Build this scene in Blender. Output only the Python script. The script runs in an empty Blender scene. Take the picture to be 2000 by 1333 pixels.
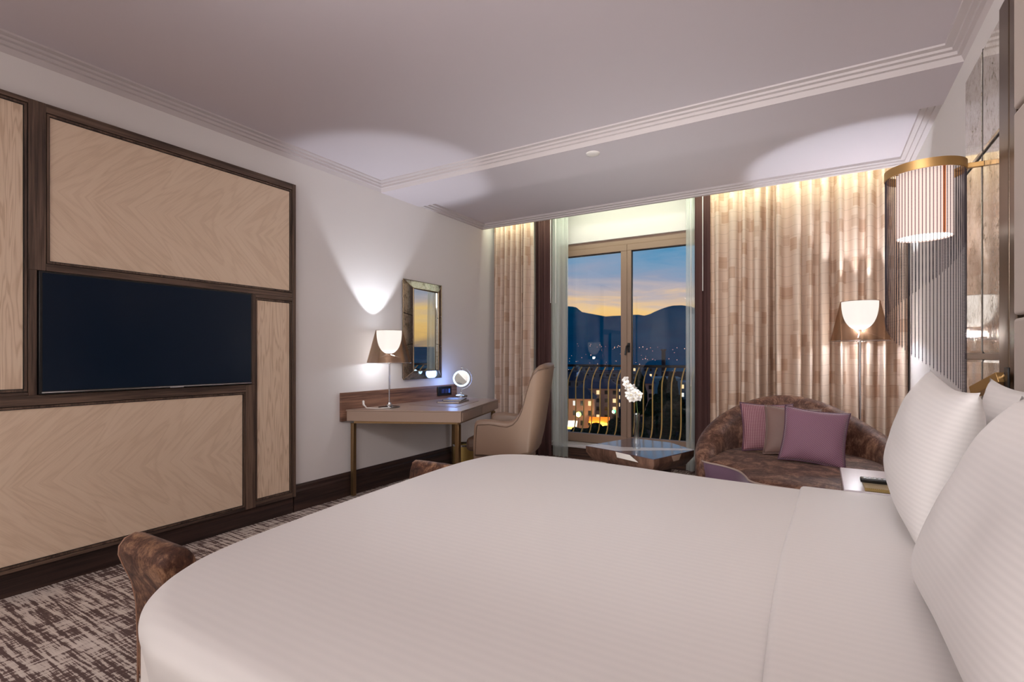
import bpy, bmesh, math, random
from mathutils import Vector, Matrix, noise
random.seed(7)
SC = bpy.context.scene
COL = SC.collection
R = math.radians
PI = math.pi

# ------------------------------------------------------------------ camera
cam_data = bpy.data.cameras.new('camera'); cam = bpy.data.objects.new('camera', cam_data); COL.objects.link(cam)
cam.location = (0, 0, 1.214); cam.rotation_euler = (R(90), 0, R(31))
cam_data.sensor_width = 36; cam_data.lens = 18.0; cam_data.shift_y = 0.01425
cam_data.clip_start = 0.05; cam_data.clip_end = 12000
SC.camera = cam

# ------------------------------------------------------------------ view
SC.view_settings.view_transform = 'Standard'; SC.view_settings.look = 'None'
SC.view_settings.exposure = 0.0; SC.view_settings.gamma = 1.0; SC.view_settings.use_curve_mapping = False
SC.cycles.max_bounces = 10; SC.cycles.diffuse_bounces = 5; SC.cycles.glossy_bounces = 5
SC.cycles.transparent_max_bounces = 24; SC.cycles.sample_clamp_indirect = 6.0
SC.cycles.caustics_reflective = False; SC.cycles.caustics_refractive = False

def lin(r, g=None, b=None):
    if g is None: g = b = r
    f = lambda c: ((c/255+0.055)/1.055)**2.4 if c > 10.3 else c/255/12.92
    return (f(r), f(g), f(b), 1)

# ------------------------------------------------------------------ world: dusk sky
W = bpy.data.worlds.new('dusk_sky'); SC.world = W; W.use_nodes = True
nt = W.node_tree; nt.nodes.clear()
def N(t, typ, **k):
    n = t.nodes.new(typ)
    for a, v in k.items(): setattr(n, a, v)
    return n
wo = N(nt, 'ShaderNodeOutputWorld'); bg = N(nt, 'ShaderNodeBackground'); tc = N(nt, 'ShaderNodeTexCoord')
sp = N(nt, 'ShaderNodeSeparateXYZ'); mp = N(nt, 'ShaderNodeMapping'); mp.inputs['Scale'].default_value = (2.2, 2.2, 16)
mp.inputs['Location'].default_value = (3.1, 1.7, 0.4)
nz = N(nt, 'ShaderNodeTexNoise'); nz.inputs['Scale'].default_value = 2.3; nz.inputs['Detail'].default_value = 7; nz.inputs['Roughness'].default_value = .55
nz.inputs['Distortion'].default_value = .6
ma = N(nt, 'ShaderNodeMath', operation='MULTIPLY_ADD'); ma.inputs[1].default_value = .13
sb = N(nt, 'ShaderNodeMath', operation='SUBTRACT'); sb.inputs[1].default_value = .065
cr = N(nt, 'ShaderNodeValToRGB')
L = nt.links.new
L(tc.outputs['Generated'], sp.inputs[0]); L(tc.outputs['Generated'], mp.inputs[0]); L(mp.outputs[0], nz.inputs['Vector'])
L(nz.outputs['Fac'], ma.inputs[0]); L(sp.outputs['Z'], ma.inputs[2]); L(ma.outputs[0], sb.inputs[0]); L(sb.outputs[0], cr.inputs[0])
e = cr.color_ramp.elements
e[0].position = 0.0; e[0].color = lin(120, 110, 120)
e[1].position = 1.0; e[1].color = lin(22, 45, 85)
for p, c in ((.05, (252, 198, 120)), (.078, (252, 206, 138)), (.096, (232, 196, 162)), (.116, (192, 178, 184)), (.145, (150, 160, 187)), (.178, (126, 158, 192)), (.21, (88, 148, 190)), (.26, (60, 126, 178)), (.40, (40, 90, 145))):
    q = e.new(p); q.color = lin(*c)
bg.inputs['Strength'].default_value = 1.0
L(cr.outputs[0], bg.inputs[0]); L(bg.outputs[0], wo.inputs[0])

# ------------------------------------------------------------------ added fill lights and the cove strip (lamps carry their own in their builders)
def area(name, loc, rot, sx, sy, energy, color, spread=180):
    d = bpy.data.lights.new(name, 'AREA'); d.shape = 'RECTANGLE'; d.size = sx; d.size_y = sy; d.energy = energy; d.color = color
    d.spread = R(spread)
    o = bpy.data.objects.new(name, d); COL.objects.link(o); o.location = loc; o.rotation_euler = rot
    return o
def point(name, loc, energy, color, radius=.03):
    d = bpy.data.lights.new(name, 'POINT'); d.energy = energy; d.color = color; d.shadow_soft_size = radius
    o = bpy.data.objects.new(name, d); COL.objects.link(o); o.location = loc
    return o
# added unseen fills: two behind the camera, one facing the window wall
area('hall_ceiling_fill', (-1.6, -1.7, 2.6), (0, 0, 0), 2.4, 1.2, 30, (1.0, .97, .96))
area('window_wall_fill', (-.75, .1, 2.45), (R(84), 0, 0), 1.8, .5, 30, (1.0, .96, .95), 120)
area('hall_wall_fill', (-1.4, -2.4, 1.5), (R(90), 0, 0), 3.2, 1.6, 29, (1.0, .97, .95))
# added soft fill hidden behind the bed, aimed up at the window-end ceiling
area('floor_up_fill', (-1.25, 3.12, .12), (R(157), 0, 0), 1.2, .4, 10, (.98, 1.0, .97), 100)
point('near_bedside_fill', (.30, -.25, 2.0), 17, (1.0, .93, .88), .12)  # added fill behind the camera, for an unseen twin bedside lamp
# the LED strip lying on top of the pelmet, washing curtains and window head
area('cove_light', (-1.43, 5.165, 2.87), (R(72), 0, 0), 4.0, .04, 14, (.92, 1.0, .74))

# ------------------------------------------------------------------ helpers
def tag(o, label=None, cat=None, group=None, kind=None):
    if label: o['label'] = label
    if cat: o['category'] = cat
    if group: o['group'] = group
    if kind: o['kind'] = kind
    return o
def thing(name, label, cat, loc=(0, 0, 0), rz=0, group=None):
    o = bpy.data.objects.new(name, None); COL.objects.link(o); o.empty_display_size = .1
    o.location = loc; o.rotation_euler = (0, 0, rz)
    return tag(o, label, cat, group)
def inv_world(o):
    if o is None: return Matrix.Identity(4)
    m = Matrix.Identity(4); c = o
    while c is not None:
        m = (Matrix.Translation(c.location) @ c.rotation_euler.to_matrix().to_4x4()) @ m
        c = c.parent
    return m.inverted()

class MB:
    def __init__(s): s.v = []; s.f = []; s.uv = {}
    def add(s, vs, fs, uvs=None):
        n = len(s.v); s.v += [tuple(p) for p in vs]
        for i, f in enumerate(fs):
            if uvs: s.uv[len(s.f)] = [uvs[k] for k in f]
            s.f.append([n+k for k in f])
        return s
    def box(s, x0, x1, y0, y1, z0, z1):
        if x0 > x1: x0, x1 = x1, x0
        if y0 > y1: y0, y1 = y1, y0
        if z0 > z1: z0, z1 = z1, z0
        return s.add([(x0,y0,z0),(x1,y0,z0),(x1,y1,z0),(x0,y1,z0),(x0,y0,z1),(x1,y0,z1),(x1,y1,z1),(x0,y1,z1)],
                     [(0,3,2,1),(4,5,6,7),(0,1,5,4),(1,2,6,5),(2,3,7,6),(3,0,4,7)])
    def prism(s, poly, a0, a1, axis='z'):
        n = len(poly)
        def P(p, a):
            return (p[0], p[1], a) if axis == 'z' else ((p[0], a, p[1]) if axis == 'y' else (a, p[0], p[1]))
        vs = [P(p, a0) for p in poly] + [P(p, a1) for p in poly]
        fs = [list(range(n))[::-1], list(range(n, 2*n))] + [(i, (i+1) % n, n+(i+1) % n, n+i) for i in range(n)]
        return s.add(vs, fs)
    def loft(s, rings, closed=True, caps=True, loop=False):
        m = len(rings[0]); vs = [p for r in rings for p in r]; fs = []
        k = len(rings)
        for i in range(k if loop else k-1):
            a = i*m; b = ((i+1) % k)*m
            for j in range(m if closed else m-1):
                j2 = (j+1) % m
                fs.append((a+j, a+j2, b+j2, b+j))
        if caps and not loop:
            fs.append(list(range(m))[::-1]); fs.append(list(range((k-1)*m, k*m)))
        return s.add(vs, fs)
    def lathe(s, prof, c=(0, 0, 0), n=32, cap=False):
        rings = []
        for r, z in prof:
            rings.append([(c[0]+r*math.cos(2*PI*i/n), c[1]+r*math.sin(2*PI*i/n), c[2]+z) for i in range(n)])
        return s.loft(rings, True, cap)
    def tube(s, path, r, n=10, caps=True, closed=False):
        P = [Vector(p) for p in path]; rings = []; k = len(P)
        up = Vector((0, 0, 1))
        prev = None
        for i in range(k):
            if closed: t = (P[(i+1) % k]-P[i-1]).normalized()
            else: t = (P[min(i+1, k-1)]-P[max(i-1, 0)]).normalized()
            if prev is None:
                a = t.cross(up) if abs(t.dot(up)) < .95 else t.cross(Vector((1, 0, 0)))
            else: a = prev - t*prev.dot(t)
            a.normalize(); prev = a; b = t.cross(a)
            rr = r[i] if isinstance(r, (list, tuple)) else r
            rings.append([P[i]+a*rr*math.cos(2*PI*j/n)+b*rr*math.sin(2*PI*j/n) for j in range(n)])
        return s.loft(rings, True, caps and not closed, loop=closed)
    def build(s, name, mat, parent=None, smooth=None, bevel=0, bseg=2, subsurf=0, label=None):
        inv = inv_world(parent)
        me = bpy.data.meshes.new(name); me.from_pydata([inv @ Vector(p) for p in s.v], [], s.f)
        if s.uv:
            ul = me.uv_layers.new(name='UVMap')
            for p in me.polygons:
                if p.index in s.uv:
                    for li, q in zip(p.loop_indices, s.uv[p.index]): ul.data[li].uv = q
        bm = bmesh.new(); bm.from_mesh(me)
        bmesh.ops.recalc_face_normals(bm, faces=bm.faces[:]); bm.to_mesh(me); bm.free()
        if smooth is not None:
            me.shade_smooth(); me.set_sharp_from_angle(angle=R(smooth))
        if mat is not None: me.materials.append(mat)
        o = bpy.data.objects.new(name, me); COL.objects.link(o)
        if parent is not None: o.parent = parent
        if bevel:
            m = o.modifiers.new('bevel', 'BEVEL'); m.width = bevel; m.segments = bseg; m.limit_method = 'ANGLE'; m.angle_limit = R(40)
            m.harden_normals = False
            if smooth is None: me.shade_smooth(); me.set_sharp_from_angle(angle=R(50))
        if subsurf:
            m = o.modifiers.new('sub', 'SUBSURF'); m.levels = subsurf; m.render_levels = subsurf
        if label: o['label'] = label
        return o
def struct(o): o['kind'] = 'structure'; return o
def bx(*a): return MB().box(*a)

# ------------------------------------------------------------------ materials
MATS = {}
def mat(name, col=(.5, .5, .5, 1), rough=.5, metal=0, spec=.5, **k):
    if name in MATS: return MATS[name]
    m = bpy.data.materials.new(name); m.use_nodes = True
    b = m.node_tree.nodes['Principled BSDF']
    b.inputs['Base Color'].default_value = col; b.inputs['Roughness'].default_value = rough
    b.inputs['Metallic'].default_value = metal; b.inputs['Specular IOR Level'].default_value = spec
    if 'emit' in k: b.inputs['Emission Color'].default_value = k['emit']; b.inputs['Emission Strength'].default_value = k.get('es', 1)
    if 'sheen' in k: b.inputs['Sheen Weight'].default_value = k['sheen']; b.inputs['Sheen Roughness'].default_value = .4
    if 'coat' in k: b.inputs['Coat Weight'].default_value = k['coat']; b.inputs['Coat Roughness'].default_value = .1
    MATS[name] = m
    return m
def bsdf(m): return m.node_tree.nodes['Principled BSDF']
def coords(m, scale=(1, 1, 1), loc=(0, 0, 0), rot=(0, 0, 0), src='Object'):
    t = m.node_tree; a = N(t, 'ShaderNodeTexCoord'); b = N(t, 'ShaderNodeMapping')
    b.inputs['Scale'].default_value = scale; b.inputs['Location'].default_value = loc; b.inputs['Rotation'].default_value = rot
    t.links.new(a.outputs[src], b.inputs[0]); return b.outputs[0]
def tnoise(m, vec, scale=5, detail=4, rough=.5, dist=0):
    t = m.node_tree; n = N(t, 'ShaderNodeTexNoise'); n.inputs['Scale'].default_value = scale; n.inputs['Detail'].default_value = detail
    n.inputs['Roughness'].default_value = rough; n.inputs['Distortion'].default_value = dist
    t.links.new(vec, n.inputs['Vector']); return n.outputs['Fac']
def ramp(m, fac, stops, interp='LINEAR'):
    t = m.node_tree; c = N(t, 'ShaderNodeValToRGB'); c.color_ramp.interpolation = interp
    e = c.color_ramp.elements; e[0].position, e[0].color = stops[0]; e[1].position, e[1].color = stops[-1]
    for p, q in stops[1:-1]: x = e.new(p); x.color = q
    t.links.new(fac, c.inputs[0]); return c.outputs[0]
def mth(m, op, a, b=None, c=None):
    t = m.node_tree; n = N(t, 'ShaderNodeMath', operation=op)
    for i, x in enumerate((a, b, c)):
        if x is None: continue
        if isinstance(x, (int, float)): n.inputs[i].default_value = x
        else: t.links.new(x, n.inputs[i])
    return n.outputs[0]
def mixc(m, fac, a, b, mode='MIX'):
    t = m.node_tree; n = N(t, 'ShaderNodeMix', data_type='RGBA', blend_type=mode)
    for s, x in ((0, fac), (6, a), (7, b)):
        if isinstance(x, (int, float)): n.inputs[s].default_value = x
        elif isinstance(x, tuple): n.inputs[s].default_value = x
        else: t.links.new(x, n.inputs[s])
    return n.outputs[2]
def setc(m, out): m.node_tree.links.new(out, bsdf(m).inputs['Base Color'])
def bump(m, h, strength=.2, dist=.01):
    t = m.node_tree; n = N(t, 'ShaderNodeBump'); n.inputs['Strength'].default_value = strength; n.inputs['Distance'].default_value = dist
    t.links.new(h, n.inputs['Height']); t.links.new(n.outputs[0], bsdf(m).inputs['Normal'])
def sepxyz(m, vec):
    n = N(m.node_tree, 'ShaderNodeSeparateXYZ'); m.node_tree.links.new(vec, n.inputs[0]); return n.outputs
def comb(m, x, y, z):
    n = N(m.node_tree, 'ShaderNodeCombineXYZ')
    for i, q in enumerate((x, y, z)):
        if isinstance(q, (int, float)): n.inputs[i].default_value = q
        else: m.node_tree.links.new(q, n.inputs[i])
    return n.outputs[0]

def wall_mat():
    m = mat('painted_wall', lin(226, 221, 219), .75, spec=.3)
    v = coords(m, (1, 1, 1)); n = tnoise(m, v, 180, 3)
    bump(m, n, .12, .002); return m
def ceiling_mat():
    m = mat('ceiling_paint', lin(204, 195, 200), .8, spec=.2)
    return m
def dark_wood(name, stretch, a=(112, 90, 76), b=(46, 34, 30)):
    m = mat(name, rough=.42, spec=.4)
    n = tnoise(m, coords(m, stretch), 1.0, 6, .65, .25)
    n2 = tnoise(m, coords(m, tuple(q*.25 for q in stretch), (3, 4, 5)), 1.0, 3, .5)
    f = mth(m, 'MULTIPLY_ADD', n2, .5, mth(m, 'MULTIPLY', n, .6))
    setc(m, ramp(m, f, [(.40, lin(*b)), (.52, lin(*[(x+y)/2 for x, y in zip(a, b)])), (.66, lin(*a))]))
    bump(m, n, .15, .002); return m
def veneer(name, yc, zc, kind):
    m = mat(name, rough=.38, spec=.45)
    o = sepxyz(m, coords(m))
    p = mth(m, 'ABSOLUTE', mth(m, 'SUBTRACT', o[1], yc)); q = mth(m, 'ABSOLUTE', mth(m, 'SUBTRACT', o[2], zc))
    if kind == 'diamond':
        vec = comb(m, mth(m, 'MULTIPLY', mth(m, 'ADD', p, q), 6), mth(m, 'MULTIPLY', mth(m, 'SUBTRACT', p, q), .9), 0)
    else:
        vec = comb(m, mth(m, 'MULTIPLY', p, 16), mth(m, 'MULTIPLY', o[2], 1.3), 0)
    n = tnoise(m, vec, 1.1, 2, .5, .4)
    w = mth(m, 'SINE', mth(m, 'MULTIPLY', n, 46 if kind == 'diamond' else 60))
    w = mth(m, 'MULTIPLY_ADD', w, .5, .5)
    w = mth(m, 'POWER', w, 2.5)
    vec2 = comb(m, mth(m, 'MULTIPLY', mth(m, 'ADD', p, q) if kind == 'diamond' else p, 160), mth(m, 'MULTIPLY', mth(m, 'SUBTRACT', p, q) if kind == 'diamond' else o[2], 6), 0)
    fine = tnoise(m, vec2, 1, 4, .6)
    f = mth(m, 'MULTIPLY_ADD', fine, .55, mth(m, 'MULTIPLY', w, .16 if kind == 'diamond' else .38))
    f = mth(m, 'MULTIPLY_ADD', n, .35, f)
    setc(m, ramp(m, f, [(.25, lin(230, 208, 184)), (.5, lin(223, 199, 174)), (.85, lin(204, 177, 151))]))
    return m
def carpet_mat():
    m = mat('patterned_carpet', rough=.95, spec=.1)
    v = coords(m)
    a = tnoise(m, coords(m, (4.0, 60, 1)), 1.0, 3, .65, .1)
    b = tnoise(m, coords(m, (60, 5, 1), (5, 3, 0)), 1.0, 3, .65, .1)
    c = tnoise(m, coords(m, (9, 110, 1), (1, 2, 0)), 1.0, 2, .6)
    big = tnoise(m, coords(m, (1.6, 3.2, 1), (9, 1, 0)), 1.0, 3, .5)
    f = mth(m, 'MULTIPLY_ADD', a, .62, mth(m, 'MULTIPLY', b, .40))
    f = mth(m, 'MULTIPLY_ADD', big, .21, f)
    f = mth(m, 'MULTIPLY_ADD', c, .22, f)
    setc(m, ramp(m, f, [(.655, lin(100, 82, 78)), (.715, lin(122, 102, 97)), (.738, lin(204, 190, 180)), (.85, lin(222, 210, 200))]))
    bump(m, tnoise(m, v, 400, 2), .4, .003); return m
def velvet(name, dark, midc, light, scale=9, lo=.38, hi=.72):
    m = mat(name, rough=.62, spec=.35, sheen=.08)
    v = coords(m); n = tnoise(m, v, scale, 8, .68, .9)
    n2 = tnoise(m, coords(m, (1, 1, .45)), scale*5, 6, .8, 1.2)
    f = mth(m, 'MULTIPLY_ADD', n2, .4, mth(m, 'MULTIPLY', n, .62))
    setc(m, ramp(m, f, [(lo, lin(*dark)), (.5, lin(*midc)), (hi, lin(*light))]))
    r = ramp(m, f, [(.3, (.75,)*3+(1,)), (.7, (.4,)*3+(1,))]); m.node_tree.links.new(r, bsdf(m).inputs['Roughness'])
    bump(m, n2, .25, .004); return m
def linen(name, col, axis=1, period=.022, amt=.03):
    # satin stripe weave: alternate bands differ slightly in tone and gloss
    m = mat(name, col, .55, spec=.35, sheen=.15)
    o = sepxyz(m, coords(m))
    s = mth(m, 'SINE', mth(m, 'MULTIPLY', o[axis], 2*PI/period))
    setc(m, mixc(m, mth(m, 'MULTIPLY_ADD', s, .5, .5), tuple(c*(1-amt) for c in col[:3])+(1,), tuple(min(1, c*(1+amt)) for c in col[:3])+(1,)))
    r = mth(m, 'MULTIPLY_ADD', s, .1, .55); m.node_tree.links.new(r, bsdf(m).inputs['Roughness'])
    bump(m, s, .05, .0010)
    return m
def curtain_mat():
    m = mat('patterned_curtain', rough=.85, spec=.1)
    t = m.node_tree
    v = coords(m, (1, 1, 1), src='UV')
    def cells(sx, sy, ox, thr):
        o = sepxyz(m, coords(m, (sx, sy, 1), (ox, ox*1.7, 0), src='UV'))
        row = mth(m, 'FLOOR', o[1])
        cx = mth(m, 'FLOOR', mth(m, 'ADD', o[0], mth(m, 'MULTIPLY', row, .37)))
        wn = N(t, 'ShaderNodeTexWhiteNoise', noise_dimensions='2D'); t.links.new(comb(m, cx, row, 0), wn.inputs['Vector'])
        return mth(m, 'GREATER_THAN', wn.outputs['Value'], thr)
    a = cells(7.5, 9, .2, .90); b = cells(13, 10, 3.3, .945)
    base = mixc(m, a, lin(220, 198, 180), lin(202, 172, 150)); base = mixc(m, b, base, lin(206, 180, 160))
    o = sepxyz(m, v); 
    fr = mth(m, 'FRACT', mth(m, 'MULTIPLY', mth(m, 'ADD', o[1], mth(m, 'MULTIPLY', tnoise(m, coords(m, (1.3, .01, 1), src='UV'), 1.2, 1), .10)), 11))
    ln = mth(m, 'LESS_THAN', fr, .05)
    base = mixc(m, mth(m, 'MULTIPLY', ln, .3), base, lin(140, 112, 98))
    wv = tnoise(m, coords(m, (4, 260, 1), src='UV'), 1, 2); base = mixc(m, mth(m, 'MULTIPLY', wv, .18), base, lin(160, 135, 118))
    setc(m, base); bump(m, wv, .15, .001)
    return m
def glass_mat(name, tint=(1, 1, 1, 1), refl=.07, rough=0.0):
    m = bpy.data.materials.new(name); m.use_nodes = True; t = m.node_tree; t.nodes.clear()
    o = N(t, 'ShaderNodeOutputMaterial'); mx = N(t, 'ShaderNodeMixShader'); tr = N(t, 'ShaderNodeBsdfTransparent'); gl = N(t, 'ShaderNodeBsdfGlossy')
    lw = N(t, 'ShaderNodeLayerWeight'); lw.inputs['Blend'].default_value = .25
    mu = N(t, 'ShaderNodeMath', operation='MULTIPLY_ADD'); mu.inputs[1].default_value = .35; mu.inputs[2].default_value = refl
    t.links.new(lw.outputs['Fresnel'], mu.inputs[0]); t.links.new(mu.outputs[0], mx.inputs[0])
    tr.inputs[0].default_value = tint; gl.inputs['Roughness'].default_value = rough
    t.links.new(tr.outputs[0], mx.inputs[1]); t.links.new(gl.outputs[0], mx.inputs[2]); t.links.new(mx.outputs[0], o.inputs[0])
    MATS[name] = m; return m
def mixmat(name, parts):   # parts: (fraction, shader type, settings)
    m = bpy.data.materials.new(name); m.use_nodes = True; t = m.node_tree; t.nodes.clear()
    o = N(t, 'ShaderNodeOutputMaterial'); cur = None; tot = 0
    for w, typ, ins in parts:
        n = N(t, typ)
        for k, v in ins.items(): n.inputs[k].default_value = v
        tot += w
        if cur is None: cur = n.outputs[0]
        else:
            mx = N(t, 'ShaderNodeMixShader'); mx.inputs[0].default_value = w/tot
            t.links.new(cur, mx.inputs[1]); t.links.new(n.outputs[0], mx.inputs[2]); cur = mx.outputs[0]
    t.links.new(cur, o.inputs[0]); MATS[name] = m; return m
def antique_mirror(name='antique_mirror', k=1.0, metal=.6):
    m = mat(name, lin(206, 202, 192), .06, metal=metal)
    n = tnoise(m, coords(m, (1, 1, .6)), 85, 6, .75, .3); n2 = tnoise(m, coords(m), 9, 3)
    f = mth(m, 'MULTIPLY_ADD', n2, .35, mth(m, 'MULTIPLY', n, .7))
    setc(m, ramp(m, f, [(.46, lin(236*k, 233*k, 226*k)), (.56, lin(214*k, 208*k, 194*k)), (.62, lin(150*k, 138*k, 120*k))]))
    r = ramp(m, f, [(.56, (.05,)*3+(1,)), (.66, (.40,)*3+(1,))]); m.node_tree.links.new(r, bsdf(m).inputs['Roughness']); return m

M_wall = wall_mat(); M_ceil = ceiling_mat(); M_carpet = carpet_mat()
M_trimw = mat('cornice_paint_shaded', lin(198, 189, 189), .6, spec=.3)  # shade on the mouldings put into the paint, darker than the ceiling
M_dwv = dark_wood('dark_wood_upright', (90, 90, 3)); M_dwh = dark_wood('dark_wood_horizontal', (90, 3, 90))
M_base = dark_wood('dark_wood_skirting', (60, 2.2, 70), (70, 50, 44), (34, 24, 22))
M_basex = dark_wood('dark_wood_window_skirting', (2.2, 60, 70), (96, 70, 58), (48, 34, 30))
M_zeb = dark_wood('striped_walnut', (3, 3, 95), (150, 112, 92), (84, 58, 48))
M_line = mat('black_inlay', lin(26, 20, 18), .5)
M_brass = mat('brushed_brass', lin(190, 150, 96), .42, metal=.75)
M_bronze = mat('bronze_metal', lin(120, 104, 90), .35, metal=1)
M_chrome = mat('chrome', lin(205, 205, 208), .12, metal=1)
M_black = mat('black_plastic', lin(16, 16, 18), .35)
M_white = mat('white_lacquer', lin(226, 220, 216), .35)
M_lacq = mat('taupe_lacquer', lin(166, 142, 126), .3, coat=.3)
M_leather = mat('taupe_leather', lin(134, 109, 92), .42, spec=.5)
bump(M_leather, tnoise(M_leather, coords(M_leather), 260, 3), .12, .002)
M_velvet = velvet('brown_crushed_velvet', (44, 25, 19), (92, 59, 46), (168, 128, 104), 9, .36, .66)
M_bvelvet = velvet('rust_crushed_velvet', (38, 22, 17), (84, 52, 38), (170, 128, 96), 12, .36, .66)
M_linen = linen('white_satin_stripe', lin(218, 213, 210), 1, .026, .020)
M_linenp = linen('white_pillow_stripe', lin(224, 220, 218), 1, .014, .028)
M_sheet = linen('white_fold_stripe', lin(218, 213, 210), 1, .026, .020)
M_curt = curtain_mat()
M_brownc = mat('brown_curtain', lin(84, 60, 58), .9, spec=.1)
M_sheer = mixmat('sheer_voile', [(.48, 'ShaderNodeBsdfTransparent', {'Color': (.97, .99, .97, 1)}), (.32, 'ShaderNodeBsdfDiffuse', {'Color': lin(240, 246, 240)}), (.20, 'ShaderNodeBsdfTranslucent', {'Color': lin(240, 246, 240)})])
M_mirror = mat('clear_mirror', lin(226, 230, 228), .012, metal=1)
M_antique = antique_mirror(); M_antdark = antique_mirror('darkened_mirror', .80, .92)
M_glass = glass_mat('window_glass', (.97, .99, .98, 1), .03)
M_clear = glass_mat('clear_glass', (.95, .97, .97, 1), .2)
M_winframe = mat('window_frame_paint', lin(150, 124, 106), .45)
M_headb = mat('headboard_fabric', lin(184, 168, 156), .8, sheen=.2)
bump(M_headb, tnoise(M_headb, coords(M_headb), 300, 3), .2, .002)

# ================================================================== ROOM SHELL
XL, XR, YW, YN = -3.51, .64, 5.72, -2.6
struct(bx(XL-.15, XR+.15, YN-.15, YW+.25, -.15, 0).build('floor', M_carpet))
struct(bx(XL-.15, XL, YN, YW, 0, 3.1).build('wall_left', M_wall))
struct(bx(XR, XR+.15, YN, YW, 0, 3.1).build('wall_right', M_wall))
struct(bx(XL-.15, XR+.15, YN-.15, YN, 0, 3.1).build('wall_back', M_wall))
OX0, OX1, OZ0, OZ1 = -2.78, -1.02, .13, 2.575
w = MB(); w.box(XL-.15, OX0, YW, YW+.25, 0, 3.1); w.box(OX1, XR+.15, YW, YW+.25, 0, 3.1); w.box(OX0, OX1, YW, YW+.25, OZ1, 3.1); w.box(OX0, OX1, YW, YW+.25, 0, OZ0)
struct(w.build('wall_window', M_wall))
# main ceiling, beam, recessed panel, pelmet lip, curtain niche ceiling
c = MB(); c.box(XL, XR, YN, 3.47, 2.81, 3.0)
c.box(XL, XR, 3.47, 4.0, 2.735, 3.0)
c.box(XL, XR, 4.0, 5.15, 2.79, 2.83)
c.box(XL-.15, XR+.15, YN, YW+.25, 3.0, 3.15)
struct(c.build('ceiling', M_ceil))
PROF = [(0, 2.7352), (.014, 2.764), (.032, 2.766), (.034, 2.783), (.056, 2.785), (.058, 2.798), (.090, 2.8), (.092, 2.8099), (0, 2.8099)]
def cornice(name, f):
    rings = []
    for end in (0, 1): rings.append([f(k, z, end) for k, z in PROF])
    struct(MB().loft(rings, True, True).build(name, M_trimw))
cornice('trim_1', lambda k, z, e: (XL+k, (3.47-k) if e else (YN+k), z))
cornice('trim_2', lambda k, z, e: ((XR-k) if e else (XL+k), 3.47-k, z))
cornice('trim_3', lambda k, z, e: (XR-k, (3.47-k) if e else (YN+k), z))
# fine stepped edges round the recessed panel
P2 = [(0, 2.742), (.03, 2.744), (.032, 2.756), (.06, 2.758), (.062, 2.770), (.09, 2.772), (.092, 2.7899), (0, 2.7899)]
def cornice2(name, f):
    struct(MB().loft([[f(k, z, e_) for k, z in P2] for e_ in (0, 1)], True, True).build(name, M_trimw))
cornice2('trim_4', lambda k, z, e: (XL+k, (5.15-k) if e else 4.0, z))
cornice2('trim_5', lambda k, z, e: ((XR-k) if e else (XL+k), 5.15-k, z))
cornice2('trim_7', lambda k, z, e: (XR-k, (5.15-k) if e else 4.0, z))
# skirtings
SK = [(0, 0), (.022, 0), (.022, .15), (.016, .165), (.016, .19), (.008, .205), (0, .205)]
struct(MB().loft([[(XL+p, y, z) for p, z in SK] for y in (2.53, YW)], True, True).build('baseboard_left', M_base))
struct(MB().loft([[(XL+p, y, z) for p, z in SK] for y in (YN, .40)], True, True).build('baseboard_entry', M_base))
struct(MB().loft([[(x, YW-p, z*.62) for p, z in SK] for x in (XL+.022, XR)], True, True).build('baseboard_window', M_basex))
struct(MB().loft([[(XR-p, y, z*.8) for p, z in SK] for y in (3.40, YW-.022)], True, True).build('baseboard_right', M_base))
# smoke detector
sd = MB().lathe([(.0, -.014), (.03, -.014), (.042, -.011), (.05, -.006), (.052, 0), (.0, 0)], (-1.46, 3.61, 2.7349), 28).build('smoke_detector', M_white, smooth=35)
tag(sd, 'small round white smoke detector on the ceiling beam', 'smoke detector')

# ================================================================== TALL MEDIA PANELLING ON THE LEFT WALL
pw = thing('wall_panelling', 'wood panelling with pale veneer panels in dark frames around the television', 'wall panel', (-3.51, 1.4, 0))
XB = -3.476; XF = -3.452
bx(XL+.001, XB, .42, 2.52, .13, 2.527).build('backing_board', M_dwv, pw)
for a in ((.42, .482, .13, 2.527), (.966, 1.036, 1.655, 2.527), (.966, 1.0, 1.01, 1.655), (2.488, 2.52, .13, 2.527), (2.118, 2.192, .13, 1.01), (2.157, 2.192, 1.01, 1.655)):
    bx(XB, XF, *a).build('upright', M_dwv, pw, bevel=.0015, bseg=1)
for a in ((.482, .966, 2.503, 2.527), (1.036, 2.488, 2.481, 2.527), (1.036, 2.488, 1.655, 1.692), (2.192, 2.488, 1.630, 1.655), (.482, 2.118, .958, 1.01), (.482, .966, 1.01, 1.027), (.482, 2.118, .13, .147), (2.192, 2.488, .13, .167)):
    bx(XB, XF, *a).build('rail', M_dwh, pw, bevel=.0015, bseg=1)
PAN = [(1.054, 2.470, 1.710, 2.463, 'diamond', 'pale_veneer_upper'), (.50, 2.100, .165, .940, 'diamond', 'pale_veneer_lower'), (2.210, 2.470, .185, 1.612, 'cath', 'pale_veneer_narrow'), (.50, .948, 1.045, 2.485, 'cath', 'pale_veneer_tall')]
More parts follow.
